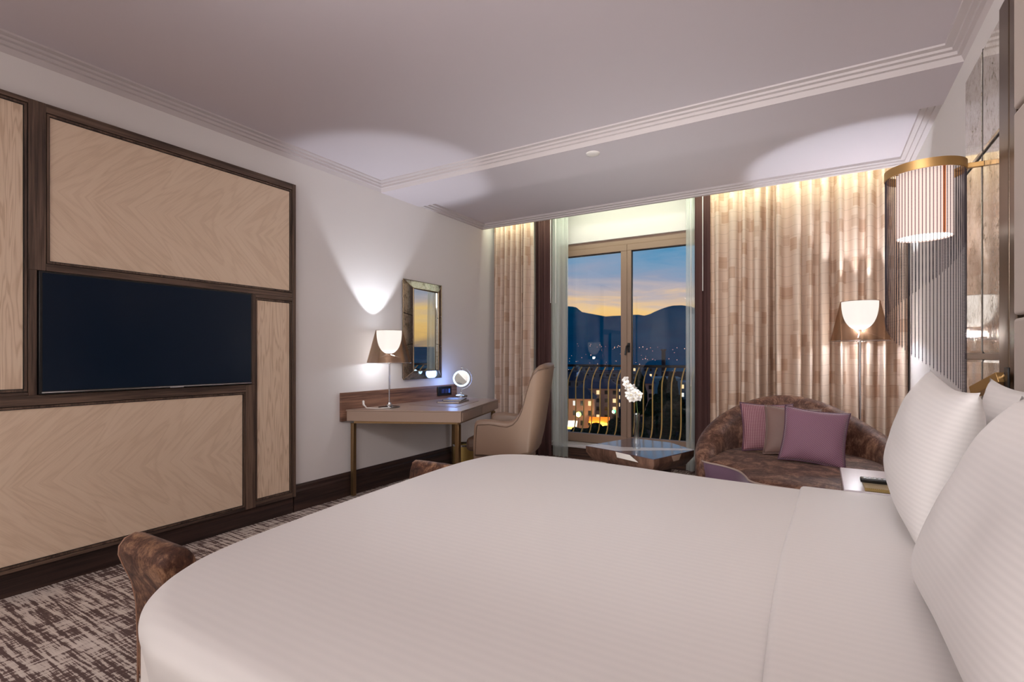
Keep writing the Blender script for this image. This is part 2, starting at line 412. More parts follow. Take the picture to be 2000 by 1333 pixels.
for y0, y1, z0, z1, kd, nm in PAN:
    p = bx(XB, XB+.012, y0, y1, z0, z1).build('panel', veneer(nm, (y0+y1)/2 if nm != 'pale_veneer_lower' else 1.42, (z0+z1)/2, kd), pw)
    def ring(d0, d1, xa, xb, m, nme):
        r = MB(); r.box(xa, xb, y0-d1, y0-d0, z0-d1, z1+d1); r.box(xa, xb, y1+d0, y1+d1, z0-d1, z1+d1); r.box(xa, xb, y0-d0, y1+d0, z1+d0, z1+d1); r.box(xa, xb, y0-d0, y1+d0, z0-d1, z0-d0)
        r.build(nme, m, p)
    ring(0, .004, XB, XB+.014, M_line, 'inlay_line')
    ring(.004, .014, XB, XB+.020, M_dwv, 'bead_moulding')
    ring(.014, .018, XB, XB+.012, M_line, 'inlay_line')
# plinth under the panelling
bx(XL, -3.488, .42, 2.52, 0, .129).build('plinth', M_base, pw)

# television
tv = thing('television', 'flat black television set into the dark framed panelling', 'television', (-3.45, 1.578, 1.02))
bx(-3.475, -3.435, 1.003, 2.153, 1.013, 1.652).build('housing', M_black, tv, bevel=.003)
M_scr = mat('tv_screen', lin(4, 12, 24), .22, spec=.25, emit=lin(0, 18, 36), es=.35)
bx(-3.4349, -3.432, 1.016, 2.142, 1.030, 1.642).build('screen', M_scr, tv)
bx(-3.4349, -3.430, 1.012, 2.147, 1.020, 1.0255).build('bezel_strip', M_chrome, tv, label='thin silver strip along the lower edge')
bx(-3.435, -3.429, 1.62, 1.70, 1.014, 1.022).build('logo_plate', M_chrome, tv, bevel=.002, label='small silver nub under the screen')

# ================================================================== WINDOW
wn = thing('window_1', None, None, (-1.9, 5.75, .13)); wn['kind'] = 'structure'
y0, y1 = 5.76, 5.83
f = MB(); f.box(OX0, OX1, y0, y1, 2.50, OZ1); f.box(OX0, OX1, y0, y1, OZ0, .17); f.box(OX0, OX0+.04, y0, y1, .17, 2.50); f.box(OX1-.04, OX1, y0, y1, .17, 2.50)
f.build('window_frame', M_winframe, wn, bevel=.004)
XM = -1.905
for a, b in ((OX0+.042, XM-.001), (XM+.001, OX1-.042)):
    s = MB(); st = .072
    s.box(a, b, y0-.02, y1-.02, 2.425, 2.498); s.box(a, b, y0-.02, y1-.02, .172, .275); s.box(a, a+st*.7, y0-.02, y1-.02, .275, 2.425) ; s.box(b-st, b, y0-.02, y1-.02, .275, 2.425)
    so = s.build('window_sash', M_winframe, wn, bevel=.004)
    bx(a+st*.7, b-st, y1-.055, y1-.045, .275, 2.425).build('glass_pane', M_glass, so)
    g = MB(); g.box(a+st*.7, a+st*.7+.007, y0-.005, y1-.045, .275, 2.425); g.box(a+st*.7, b-st, y0-.005, y1-.045, 2.415, 2.425)
    g.build('gasket', M_black, so)
h = MB(); h.box(XM+.012, XM+.040, 5.728, 5.741, 1.25, 1.36)
h.tube([(XM+.026, 5.733, 1.33), (XM+.026, 5.69, 1.33), (XM+.015, 5.685, 1.32), (XM-.002, 5.683, 1.22)], .010, 8)
h.build('window_handle', M_black, wn, smooth=40)
struct(bx(OX0-.05, OX1+.05, 5.52, 5.76, .135, .165).build('window_sill', M_white, bevel=.006))
struct(bx(OX0-.05, OX1+.05, 5.56, 5.719, 0, .134).build('trim_6', M_basex))

# ================================================================== CURTAINS
def curtain(name, label, x0, x1, yc, zt, zb, nf, amp, m, seed, group=None, top_amp=.5, cat='curtain', drift=.02, flare=0):
    rnd = random.Random(seed)
    ws = [rnd.uniform(.6, 1.4) for _ in range(nf)]; tot = sum(ws); edges = [0]
    for q in ws: edges.append(edges[-1]+q/tot)
    am = [rnd.uniform(.55, 1.25) for _ in range(nf)]; sk = [rnd.uniform(-.25, .25) for _ in range(nf)]
    ph = [rnd.uniform(0, 6.28) for _ in range(nf)]
    per = 14; nz = 26; cols = []
    for k in range(nf):
        for j in range(per): cols.append((k, j/per))
    cols.append((nf-1, 1.0))
    vs = []; uvs = []; fs = []
    for iz in range(nz):
        tz = iz/(nz-1); z = zt+(zb-zt)*tz; u = 0; prev = None
        for k, fr in cols:
            e0, e1 = edges[k], edges[k+1]; s = e0+(e1-e0)*fr
            a = amp*am[k]*(top_amp+(1-top_amp)*min(1, tz*1.6))
            fold = math.sin(2*PI*fr)
            fold = math.copysign(abs(fold)**.62, fold)
            x = x0+(x1-x0)*s+sk[k]*(x1-x0)/nf*math.sin(2*PI*fr)*.5+drift*math.sin(tz*2.2+ph[k])*math.sin(PI*fr)*tz
            x += flare*(s-.5)*tz
            y = yc+a*fold+.006*math.sin(tz*7+ph[k])
            p = (x, y)
            if prev: u += math.hypot(x-prev[0], y-prev[1])
            prev = p; vs.append((x, y, z)); uvs.append((u if tz else u, z))
    n = len(cols); top_u = [uvs[i][0] for i in range(n)]
    midrow = [uvs[(nz//2)*n+i][0] for i in range(n)]
    uvs = [(midrow[i % n]+seed*.77, q[1]) for i, q in enumerate(uvs)]
    for iz in range(nz-1):
        for i in range(n-1):
            fs.append((iz*n+i, iz*n+i+1, (iz+1)*n+i+1, (iz+1)*n+i))
    o = MB().add(vs, fs, uvs).build(name, m, smooth=180)
    return tag(o, label, cat, group)
curtain('patterned_curtain', 'beige patterned drape hanging in the corner left of the window', -3.46, -2.90, 5.33, 2.97, .02, 8, .070, M_curt, 3, 'pleated patterned drapes')
curtain('patterned_curtain', 'wide beige patterned drape behind the velvet sofa, right of the window', -.93, .634, 5.37, 2.97, .02, 14, .10, M_curt, 8, 'pleated patterned drapes')
curtain('brown_curtain', 'plain dark brown curtain strip left of the window', -2.93, -2.72, 5.43, 2.97, .02, 3, .022, M_brownc, 5, 'plain brown curtain strips')
curtain('brown_curtain', 'plain dark brown curtain strip right of the window', -1.09, -.93, 5.43, 2.97, .02, 2, .022, M_brownc, 6, 'plain brown curtain strips')
curtain('sheer_curtain', 'gathered sheer white curtain at the left edge of the window', -2.73, -2.53, 5.485, 2.97, .02, 4, .018, M_sheer, 11, 'sheer curtains')
curtain('sheer_curtain', 'gathered sheer white curtain at the right edge of the window', -1.19, -1.04, 5.485, 2.97, .02, 4, .018, M_sheer, 12, 'sheer curtains')
for x, y, zb, l in ((-2.70, 5.37, 1.83, 'white curtain wand hanging before the left brown strip'), (-2.66, 5.42, 1.83, 'white curtain wand hanging before the left sheer'), (-1.00, 5.36, 1.86, 'white curtain wand hanging before the right brown strip'), (-1.13, 5.44, .9, 'long white curtain wand hanging before the right sheer')):
    o = MB().tube([(x, y, 2.98), (x, y, zb)], .004, 8).build('curtain_wand', M_white, smooth=50); tag(o, l, 'curtain wand', 'curtain wands')

# ================================================================== BED
bed = thing('bed', 'large bed made up with smooth white satin striped duvet', 'bed', (-.6, 1.6, 0))
OUT = [(.50, .53), (.0, .53), (-.6, .53), (-1.05, .535), (-1.27, .545), (-1.42, .60), (-1.51, .675), (-1.57, .76), (-1.615, .86), (-1.655, 1.05), (-1.70, 1.41), (-1.735, 1.8), (-1.758, 2.17), (-1.752, 2.40), (-1.71, 2.58), (-1.60, 2.69), (-1.42, 2.745), (-1.20, 2.755), (-.9, 2.73), (-.5, 2.68), (-.12, 2.655), (.25, 2.64), (.50, 2.63)]
def cr_spline(P, per=5):
    out = []
    for i in range(len(P)-1):
        p0 = Vector(P[max(i-1, 0)]); p1 = Vector(P[i]); p2 = Vector(P[i+1]); p3 = Vector(P[min(i+2, len(P)-1)])
        for j in range(per):
            t = j/per
            out.append(.5*((2*p1)+(p2-p0)*t+(2*p0-5*p1+4*p2-p3)*t*t+(3*p1-p0-3*p2+p3)*t**3))
    out.append(Vector(P[-1])); return out
def offset_path(P, d):
    res = []
    for i, p in enumerate(P):
        t = (P[min(i+1, len(P)-1)]-P[max(i-1, 0)]).normalized()
        nrm = Vector((-t.y, t.x)) if len(t) == 2 else None
        res.append(p-nrm*(-d))
    return res
def duvet(outline, zt, edge, zbot, x_head, crown=.012, tuck=.07):
    # loops from drape hem up over the rounded edge and in towards the spine of the bed
    P = cr_spline(outline, 5); n = len(P)
    sgn = -1
    rings = []
    prof = [(tuck, zbot), (tuck*.8, zbot+.12), (tuck*.35, zt-edge-.13), (.012, zt-edge-.05), (0, zt-edge)]
    for k in range(1, 7):
        a = k/6*PI/2; prof.append((edge*(1-math.cos(a))*1.3, zt-edge+edge*math.sin(a)))
    for d, z in prof:
        Q = offset_path(P, sgn*d) if d else P
        rings.append([(q.x, q.y, z) for q in Q])
    last = [Vector(q) for q in rings[-1]]
    for s in (.12, .28, .46, .66, .85, 1.0):
        row = []
        for q in last:
            tx = max(min(q.x, x_head), -1.02); ty = 1.62+(q.y-1.62)*0
            tx = max(q.x, -1.0)
            x = q.x+(tx-q.x)*s; y = q.y+(ty-q.y)*s
            row.append((x, y, zt+crown*math.sin(s*PI/2)+.004*noise.noise(Vector((x*2.5, y*2.5, 0)))))
        rings.append(row)
    return MB().loft(rings, False, False)
duvet(OUT, .623, .055, .10, .5).build('duvet', M_linen, bed, smooth=70, subsurf=1)
# turned back top of the duvet
F2 = []
zt = .660
fo = MB(); rows = []
xs0 = [-.105+.04*math.sin(k*.35)*.35 for k in range(33)]
for k in range(33):
    y = .50+(2.675-.50)*k/32
    xe = -.085 + .05*max(0, (1.5-y))*-0.1 + .012*math.sin(y*3.1)
    ed = min(1, min(k, 32-k)/3.0); zk = zt-.05*(1-math.sin(ed*PI/2))
    r = []
    for a in range(7):
        an = a/6*PI; r.append((xe+.017-.017*math.sin(an), y, zk-.017-.017*math.cos(an)))
    for x in (.0, .08, .2, .35, .50): r.append((x if x else xe+.05, y, zk+.004*noise.noise(Vector((x*3, y*3, 1)))))
    rows.append(r)
for y, zz in ((2.678, .56), (2.672, .40), (2.66, .2)):
    pass
end = [(p[0], p[1]+.022, p[2]-.05) for p in rows[-1]]; end2 = [(p[0], p[1]-.01, .16) for p in end]
st0 = [(p[0], p[1]-.018, p[2]-.05) for p in rows[0]]; st2 = [(p[0], p[1]+.01, .16) for p in st0]
fo.loft([st2, st0]+rows+[end, end2], False, False).build('turned_back_sheet', M_sheet, bed, smooth=70, subsurf=1)
bx(-1.60, .50, .66, 2.56, .12, .50).build('mattress', M_white, bed, bevel=.05)
bx(-1.58, .54, .70, 2.52, .02, .12).build('bed_base', M_bronze, bed)

def pillow_mb(w, h, t, seed=0, n=26, pinch=.105):
    vs = []; fs = []
    for side in (1, -1):
        for j in range(n+1):
            for i in range(n+1):
                u = -1+2*i/n; v = -1+2*j/n
                x = w/2*u*(1-pinch*(1-v*v)*abs(u)); y = h/2*v*(1-pinch*1.1*(1-u*u)*abs(v))
                e = max(0, (1-abs(u)**2.6)*(1-abs(v)**2.6))
                z = side*(t/2)*e**.55
                z += side*.010*e*noise.noise(Vector((u*2+seed, v*2, side)))
                cr_ = (abs(u*v))**3
                z += side*.006*cr_*math.sin((u-v)*16)*e**.3
                vs.append((x, y, z))
        o = (0 if side == 1 else (n+1)**2)
        for j in range(n):
            for i in range(n):
                a = o+j*(n+1)+i; q = (a, a+1, a+n+2, a+n+1); fs.append(q if side == 1 else q[::-1])
    m = MB().add(vs, fs); return m
def place(mb, M):
    mb.v = [tuple(M @ Vector(p)) for p in mb.v]; return mb
def weld(o, d=.0006):
    bm = bmesh.new(); bm.from_mesh(o.data); bmesh.ops.remove_doubles(bm, verts=bm.verts[:], dist=d)
    bmesh.ops.recalc_face_normals(bm, faces=bm.faces[:]); bm.to_mesh(o.data); bm.free(); o.data.shade_smooth()
def frame_mat(origin, ax, ay, az):
    m = Matrix.Identity(4)
    for i, a in enumerate((ax, ay, az)):
        a = Vector(a).normalized()
        for k in range(3): m[k][i] = a[k]
    for k in range(3): m[k][3] = origin[k]
    return m
def pillow_at(name, label, cat, centre, width_dir, up_dir, w, h, t, m, seed, group=None, local_mat=True):
    wd = Vector(width_dir).normalized(); ud = Vector(up_dir); ud = (ud-wd*ud.dot(wd)).normalized(); nd = wd.cross(ud)
    M = frame_mat(centre, wd, ud, nd)
    o = pillow_mb(w, h, t, seed).build(name, m, smooth=180); weld(o)
    o.matrix_world = M
    return tag(o, label, cat, group)
# bed pillows: two in front, two behind, leaning on the headboard
G = 'white pillows on the bed'
pillow_at('bed_pillow', 'white striped pillow leaning in front on the window side of the bed', 'pillow', (.300, 2.11, .908), (.0, 1, .065), (.23, 0, 1), .70, .48, .19, M_linenp, 1, G)
pillow_at('bed_pillow', 'largest white striped pillow in front, nearest the camera', 'pillow', (.300, 1.215, .893), (-.02, 1, .0), (.42, 0, 1), .72, .50, .19, M_linenp, 2, G)
pillow_at('bed_pillow', 'white pillow standing behind the window side pillow', 'pillow', (.470, 2.00, .900), (0, 1, 0), (.12, 0, 1), .68, .48, .11, M_linenp, 3, G)
pillow_at('bed_pillow', 'white pillow standing behind the nearest pillow', 'pillow', (.480, 1.27, .900), (0, 1, 0), (.12, 0, 1), .68, .48, .11, M_linenp, 4, G)

# headboard wall panel
hb = thing('headboard', 'tall upholstered beige headboard panel with bronze edge on the right wall', 'headboard', (.62, 1.6, 0))
for z0, z1 in ((.0, 1.35), (1.36, 2.10), (2.11, 2.62)):
    bx(.608, .639, .60, 2.555, z0+.001, z1).build('padded_panel', M_headb, hb, bevel=.012, bseg=3)
bx(.618, .639, 2.562, 2.640, .001, 2.60).build('edge_trim', M_bronze, hb, bevel=.002, label='dark bronze upright trim')

# mirror panel on the right wall
mp_ = thing('mirror_panel', 'tall antiqued mirror panel of tiles beside the headboard', 'mirror', (.635, 3.09, 0))
for a, b in ((2.765, 3.075), (3.085, 3.40)):
    for z0, z1, top in ((.01, 1.195, 0), (1.225, 2.125, 0), (2.135, 2.60, 1)):
        ob = MB().prism([(a+.006, z0+.006), (b-.006, z0+.006), (b-.006, z1-.006), (a+.006, z1-.006)], .634, .631, 'x')
        t_ = bx(.6345, .639, a, b, z0, z1).build('mirror_tile', M_antique, mp_)
        ring = MB().loft([[(.6344, a, z0), (.6344, b, z0), (.6344, b, z1), (.6344, a, z1)], [(.630, a+.012, z0+.012), (.630, b-.012, z0+.012), (.630, b-.012, z1-.012), (.630, a+.012, z1-.012)]], True, True)
        ring.build('bevelled_face', M_antique, t_)
bx(.631, .6395, 3.0755, 3.0845, .01, 2.60).build('divider_strip', M_line, mp_)
for z in (1.21, 2.13): bx(.6305, .6395, 2.765, 3.40, z-.004 if z > 2 else z-.014, z+.004 if z > 2 else z+.014).build('divider_strip', M_bronze if z < 2 else M_line, mp_)
bx(.616, .6395, 2.645, 2.764, .001, 2.60).build('side_frame', M_bronze, mp_, bevel=.003, label='bronze upright frame')

# reading light
rl = thing('reading_light', 'small square brass reading light on a black stem beside the headboard', 'reading light', (.60, 2.64, .99))
bx(.600, .6075, 2.585, 2.632, 1.02, 1.17).build('mounting_strip', M_black, rl, bevel=.002)
pth = [(.598, 2.632, 1.132), (.545, 2.775, 1.066)]
d = (Vector(pth[1])-Vector(pth[0])).normalized(); sd_ = d.cross(Vector((0, 0, 1))).normalized(); up_ = sd_.cross(d)
rg = []
for q in (Vector(pth[0]), Vector(pth[0]).lerp(Vector(pth[1]), .98)):
    rg.append([q+sd_*a*.02+up_*b*.02 for a, b in ((-1, -1), (1, -1), (1, 1), (-1, 1))])
MB().loft(rg).build('lamp_head', M_brass, rl, bevel=.002)
e1 = Vector(pth[0]).lerp(Vector(pth[1]), .981); 
M_led = mat('led_lens', (1, 1, 1, 1), .4, emit=(1, .95, .85, 1), es=6)
MB().loft([[e1+sd_*a*.014+up_*b*.014 for a, b in ((-1, -1), (1, -1), (1, 1), (-1, 1))], [e1+d*.004+sd_*a*.014+up_*b*.014 for a, b in ((-1, -1), (1, -1), (1, 1), (-1, 1))]]).build('lens', M_led, rl)
MB().tube([(.604, 2.615, 1.145), (.600, 2.632, 1.134)], .008, 10).build('pivot', M_chrome, rl, smooth=50)

# ================================================================== SHELL-SHAPED UPHOLSTERY
def shell(st, seg=7, thb=None):
    """st: list of (base, top, inward xy normal, thickness)"""
    rings = []
    for B, T, n_, th in st:
        B = Vector(B); T = Vector(T); n_ = Vector((n_[0], n_[1], 0)).normalized(); up = (T-B).normalized(); r = th/2
        C = T-up*r+n_*r; ring = [B, B.lerp(T-up*r, .5)]
        for k in range(seg+1):
            a = k/seg*PI; ring.append(C-n_*r*math.cos(a)+up*r*math.sin(a))
        ring += [(B+n_*th).lerp(C+n_*r, .5), B+n_*th]
        rings.append(ring)
    return MB().loft(rings, True, True)

# bench at the foot of the bed
bn = thing('bench', 'rust brown crushed velvet bench with flared rolled arms at the bed foot', 'bench', (-1.95, 1.58, 0))
def arm(sy, yc):
    prof = [(.0, .02), (.0, .20), (-.004, .34), (-.020, .42), (-.045, .48), (-.062, .525), (-.060, .555), (-.040, .580), (-.005, .590), (.03, .578), (.055, .545), (.062, .50), (.060, .40), (.058, .02)]
    rings = []
    xs = [-2.085, -2.080, -2.065, -2.04, -1.90, -1.80, -1.79]
    for x, s in zip(xs, (.80, .93, .985, 1, 1, 1, .97)):
        rings.append([(x, yc+sy*((p-.03*0)*1), .02+(z-.02)*(.97+.03*s) if z > .3 else z) if s == 1 else (x, yc+sy*(.0+(p-.0)*s+(1-s)*.02), .02+(z-.02)*(.985+.015*s)) for p, z in prof])
    return MB().loft(rings, True, True)
for sy, yc in ((1, .875), (-1, 2.34)):
    a_ = arm(sy, yc).build('arm', M_bvelvet, bn, smooth=60, subsurf=1)
    pp = [(-2.084, yc+sy*p, z) for p, z in [(.003, .03), (.003, .20), (-.002, .34), (-.016, .42), (-.040, .48), (-.055, .525), (-.053, .552), (-.036, .574), (-.005, .583), (.027, .571)]]
    MB().tube([tuple(q) for q in pp], .004, 6).build('piping', mat('piping_cord', lin(150, 112, 92), .6), a_, smooth=60)
bx(-2.075, -1.795, .936, 2.279, .27, .40).build('seat', M_bvelvet, bn, bevel=.03, bseg=3)
bx(-2.05, -1.82, .936, 2.279, .10, .27).build('seat_base', M_bvelvet, bn)
for x in (-2.03, -1.85):
    for y in (1.02, 2.19): MB().lathe([(.012, 0), (.018, .10)], (x, y, 0), 12, True).build('leg', M_bronze, bn, smooth=40)

# ================================================================== DESK
DZ = .75
desk = thing('writing_desk', 'angular taupe writing desk with brass legs against the left wall', 'desk', (-3.1, 3.8, 0))
TOP = [(-3.484, 3.03), (-2.565, 3.448), (-2.93, 4.60), (-3.484, 4.60)]
def inset(poly, d):
    n = len(poly); out = []
    for i in range(n):
        p0 = Vector(poly[i-1]); p = Vector(poly[i]); p1 = Vector(poly[(i+1) % n])
        a = (p-p0).normalized(); b = (p1-p).normalized(); na = Vector((-a.y, a.x)); nb = Vector((-b.y, b.x))
        bis = (na+nb).normalized(); out.append(tuple(p+bis*d/max(.3, bis.dot(na))))
    return out
MB().prism(TOP, DZ-.012, DZ).build('desk_top', M_lacq, desk, bevel=.002)
MB().prism(inset(TOP, .004), DZ-.098, DZ-.0125).build('apron', M_lacq, desk, bevel=.002)
A_ = Vector((-2.565, 3.448)); B_ = Vector((-2.93, 4.60)); dr = (B_-A_); nr = Vector((dr.y, -dr.x)).normalized()
for t0, t1 in ((.02, .485), (.495, .97)):
    p = A_+dr*t0; q = A_+dr*t1
    MB().prism([tuple(p-nr*.003), tuple(q-nr*.003), tuple(q+nr*.004), tuple(p+nr*.004)], DZ-.092, DZ-.018).build('drawer', M_lacq, desk, bevel=.0015)
M_pad = mat('desk_leather_pad', lin(150, 128, 114), .4)
MB().prism([(-3.30, 3.62), (-2.78, 3.66), (-2.98, 4.30), (-3.40, 4.30)], DZ+.0003, DZ+.003).build('writing_pad', M_pad, desk)
bx(-3.509, -3.485, 2.985, 4.60, DZ-.10, DZ+.145).build('backboard', M_zeb, desk, bevel=.002, label='striped walnut back panel')
M_bleg = mat('brass_leg', lin(150, 122, 88), .35, metal=.9)
def sqleg(x, y, s=.017): return bx(x-s, x+s, y-s, y+s, .001, DZ-.12)
for x, y, s in ((-3.462, 3.095, .017), (-2.64, 3.50, .019), (-2.96, 4.54, .017), (-3.455, 4.50, .015)): sqleg(x, y, s).build('leg', M_bleg, desk, bevel=.002)
fr = MB()
def bar(p, q, z0, z1, w=.012):
    p = Vector(p); q = Vector(q); d_ = (q-p).normalized(); n_ = Vector((-d_.y, d_.x))*w
    return [tuple(p+n_), tuple(q+n_), tuple(q-n_), tuple(p-n_)]
for p, q in (((-3.45, 3.095), (-2.64, 3.50)), ((-2.64, 3.50), (-2.96, 4.54)), ((-2.96, 4.54), (-3.455, 4.50))): fr.prism(bar(p, q, 0, 0), DZ-.12, DZ-.0985)
fr.build('under_frame', M_bleg, desk)

# K-type lamps: white glowing bowl inside a smoked conical shade
M_bowl = mixmat('lamp_bowl', [(.5, 'ShaderNodeBsdfDiffuse', {'Color': (.9, .9, .9, 1)}), (.5, 'ShaderNodeEmission', {'Color': (.90, .94, 1.0, 1), 'Strength': 5.5})])
M_smoke = mixmat('smoked_shade', [(.72, 'ShaderNodeBsdfTransparent', {'Color': lin(238, 232, 226)}), (.28, 'ShaderNodeBsdfGlossy', {'Color': lin(178, 148, 124), 'Roughness': .22})])
M_chd = mat('dark_chrome', lin(120, 118, 118), .18, metal=1)
def klamp(name, label, loc, total, rb, rt, hs, base_r, base_mat, power, cat='lamp'):
    x, y, z = loc; L_ = thing(name, label, cat, loc)
    zt = z+total; zb = zt-hs
    MB().lathe([(0, 0), (base_r, 0), (base_r, .006), (base_r-.004, .009), (.0, .009)], (x, y, z+.0005), 40).build('base', base_mat, L_, smooth=40)
    MB().lathe([(.030, .009), (.030, .022), (.018, .030), (.014, .045), (.0, .045)], (x, y, z), 24).build('collar', M_chrome, L_, smooth=40)
    MB().lathe([(.0075, .04), (.0075, total-hs*.93), (0, total-hs*.93)], (x, y, z), 16).build('stem', M_chrome, L_, smooth=40)
    s = [(rb, zb), (rt, zt), (rt-.003, zt), (rb-.003, zb)]
    sh = MB().lathe([(r, q) for r, q in s]+[s[0]], (x, y, 0), 56).build('lamp_shade', M_smoke, L_, smooth=40)
    MB().tube([(x+rb*math.cos(a*2*PI/48), y+rb*math.sin(a*2*PI/48), zb) for a in range(48)], .0022, 6, closed=True).build('rim', M_chrome, sh, smooth=60)
    k = rt*.94; D = hs*.70; pr = []
    for i in range(15):
        a = i/14*PI/2; pr.append((k*math.sin(a)**.80 if a > 0 else .0005, zt-.004-D*math.cos(a)**.9 if i < 14 else zt-.004))
    inn = [(max(r-.004, .0004), q+.004 if i < 14 else q) for i, (r, q) in enumerate(pr)][::-1]
    MB().lathe(pr+inn, (x, y, 0), 48).build('diffuser', M_bowl, L_, smooth=60, label='white glowing bowl')
    MB().lathe([(0, zt-D-.02), (.012, zt-D-.02), (.012, zt-D-.002), (0, zt-D-.002)], (x, y, 0), 16).build('socket', M_chrome, L_, smooth=40)
    for j in range(3):
        a = j*2*PI/3+.4
        MB().tube([(x+.010*math.cos(a), y+.010*math.sin(a), zt-D-.012), (x+(rb-.012)*.93*math.cos(a), y+(rb-.012)*.93*math.sin(a), zb+.022)], .0015, 5).build('strut', M_chrome, L_)
    p1 = point(name+'_bulb', (x, y, zt-D*.90), power, (.86, .91, 1.0), .012)
    p1.parent = L_; p1.location = (0, 0, zt-D*.90-z)
    dd = bpy.data.lights.new(name+'_down', 'POINT'); dd.energy = power*(.09 if rb < .2 else .22); dd.color = (.92, .94, 1.0); dd.shadow_soft_size = .02
    p2 = bpy.data.objects.new(name+'_down', dd); COL.objects.link(p2); p2.parent = L_; p2.location = (.0, .0, zt-D-.06-z)
    return L_
tl = klamp('table_lamp', 'chrome table lamp with smoked shade and glowing white bowl on the desk', (-3.30, 3.36, DZ+.0001), .69, .195, .118, .29, .095, M_chd, 42)
MB().tube([(-3.23, 3.29, DZ+.008), (-3.28, 3.20, DZ+.006), (-3.36, 3.15, DZ+.012), (-3.42, 3.17, DZ+.035), (-3.455, 3.20, DZ+.06)], [.004, .004, .005, .009, .010], 8).build('cable', M_white, tl, smooth=60)
klamp('floor_lamp', 'tall chrome floor lamp with smoked shade standing behind the velvet sofa', (.28, 5.02, .0005), 1.655, .205, .136, .322, .14, M_chrome, 58)

# wall mirror over the desk
wm = thing('wall_mirror', 'rectangular wall mirror with antiqued glass frame above the desk', 'mirror', (-3.5, 4.04, 1.47))
my0, my1, mz0, mz1 = 3.739, 4.332, .978, 1.965; iy0, iy1, iz0, iz1 = 3.872, 4.262, 1.06, 1.885
bx(XL+.001, -3.492, my0+.01, my1-.01, mz0+.01, mz1-.01).build('backing', M_line, wm)
MB().prism([(-3.4935, iy0), (-3.472, iy0), (-3.4915, iy1), (-3.4935, iy1)], iz0, iz1).build('mirror_glass', M_mirror, wm)
def fpiece(po, pi_, name='frame_tile'):
    # outer edge lies back, inner edge stands proud: a sloping mirror strip
    r1 = [(-3.488, *po[0]), (-3.488, *po[1]), (-3.470, *pi_[1]), (-3.470, *pi_[0])]
    r0 = [(-3.4915, *p[1:]) for p in r1]
    MB().loft([r0, r1]).build(name, M_antdark, wm)
def lerp2(a, b, t): return (a[0]+(b[0]-a[0])*t, a[1]+(b[1]-a[1])*t)
oc = [(my0, mz0), (my1, mz0), (my1, mz1), (my0, mz1)]; ic = [(iy0-.001, iz0-.001), (iy1+.001, iz0-.001), (iy1+.001, iz1+.001), (iy0-.001, iz1+.001)]
for k, ns in zip(range(4), (2, 3, 2, 3)):
    o0, o1 = oc[k], oc[(k+1) % 4]; i0, i1 = ic[k], ic[(k+1) % 4]
    for j in range(ns):
        a, b = j/ns+.004, (j+1)/ns-.004
        fpiece((lerp2(o0, o1, a), lerp2(o0, o1, b)), (lerp2(i0, i1, a), lerp2(i0, i1, b)))
M_mb = mat('mirror_bead', lin(150, 132, 108), .3, metal=1)
bd = MB()
for k in range(4):
    bd.tube([(-3.470, *ic[k]), (-3.470, *ic[(k+1) % 4])], .005, 6); bd.tube([(-3.488, *oc[k]), (-3.488, *oc[(k+1) % 4])], .003, 6); bd.tube([(-3.488, *oc[k]), (-3.469, *ic[k])], .004, 6)
bd.build('bead_edging', M_mb, wm, smooth=60)

# socket box, folders, ring light
sk_ = thing('socket_plate', 'black power socket plate on the desk back panel', 'socket', (-3.48, 4.37, .83))
bx(-3.4849, -3.470, 4.255, 4.485, .785, .882).build('plate', M_black, sk_, bevel=.003)
M_bl = mat('socket_insert', lin(34, 44, 76), .4)
for y in (4.31, 4.37): bx(-3.4699, -3.467, y, y+.045, .808, .853).build('socket_insert', M_bl, sk_, bevel=.002)
bx(-3.4699, -3.467, 4.430, 4.455, .808, .853).build('usb_insert', mat('usb_glow', lin(40, 60, 110), .4, emit=lin(70, 110, 200), es=.6), sk_)
M_fold = mat('folder_leather', lin(112, 92, 92), .45); M_fold2 = mat('folder_leather_dark', lin(70, 60, 72), .45)
def slab(name, label, c, rz, w_, d_, h_, m, cat, grp):
    o = thing(name, label, cat, c, rz, grp)
    mb = MB().box(-w_/2, w_/2, -d_/2, d_/2, 0, h_*.22).box(-w_/2, w_/2, -d_/2, d_/2, h_*.78, h_).box(-w_/2, -w_/2+.006, -d_/2, d_/2, h_*.22, h_*.78)
    a = MB(); a.v = mb.v; a.f = mb.f; ob = a.build('cover', m, None, bevel=.0015); ob.parent = o
    pg = bx(-w_/2+.007, w_/2-.004, -d_/2+.004, d_/2-.004, h_*.22, h_*.78).build('pages', mat('paper', lin(214, 206, 200), .8), None); pg.parent = o
slab('folder', 'taupe guest folder lying flat on the desk, under a darker one', (-3.12, 4.06, DZ+.0035), R(18), .23, .31, .016, M_fold, 'folder', 'folders on the desk')
slab('folder', 'dark violet guest folder on top of the taupe one', (-3.13, 4.10, DZ+.020), R(24), .19, .26, .014, M_fold2, 'folder', 'folders on the desk')
rlm = thing('ring_light_mirror', 'small round makeup mirror with glowing blue white ring on the desk', 'makeup mirror', (-3.20, 4.30, DZ))
rc = Vector((-3.20, 4.30, .975)); tocam = Vector((3.20, -4.30, -.9)).normalized(); sx = tocam.cross(Vector((0, 0, 1))).normalized(); sz = sx.cross(tocam)*-1
if sz.z < 0: sz = -sz
def circ(r, n=40, a0=0, a1=2*PI, cl=True): return [rc+sx*r*math.cos(a0+(a1-a0)*i/(n if cl else n-1))+sz*r*math.sin(a0+(a1-a0)*i/(n if cl else n-1)) for i in range(n)]
M_ringl = mat('ring_glow', (.7, .85, 1, 1), .4, emit=(.42, .66, 1.0, 1), es=3.6)
MB().tube(circ(.078), .0085, 8, closed=True).build('light_ring', M_ringl, rlm, smooth=60, label='glowing blue white ring')
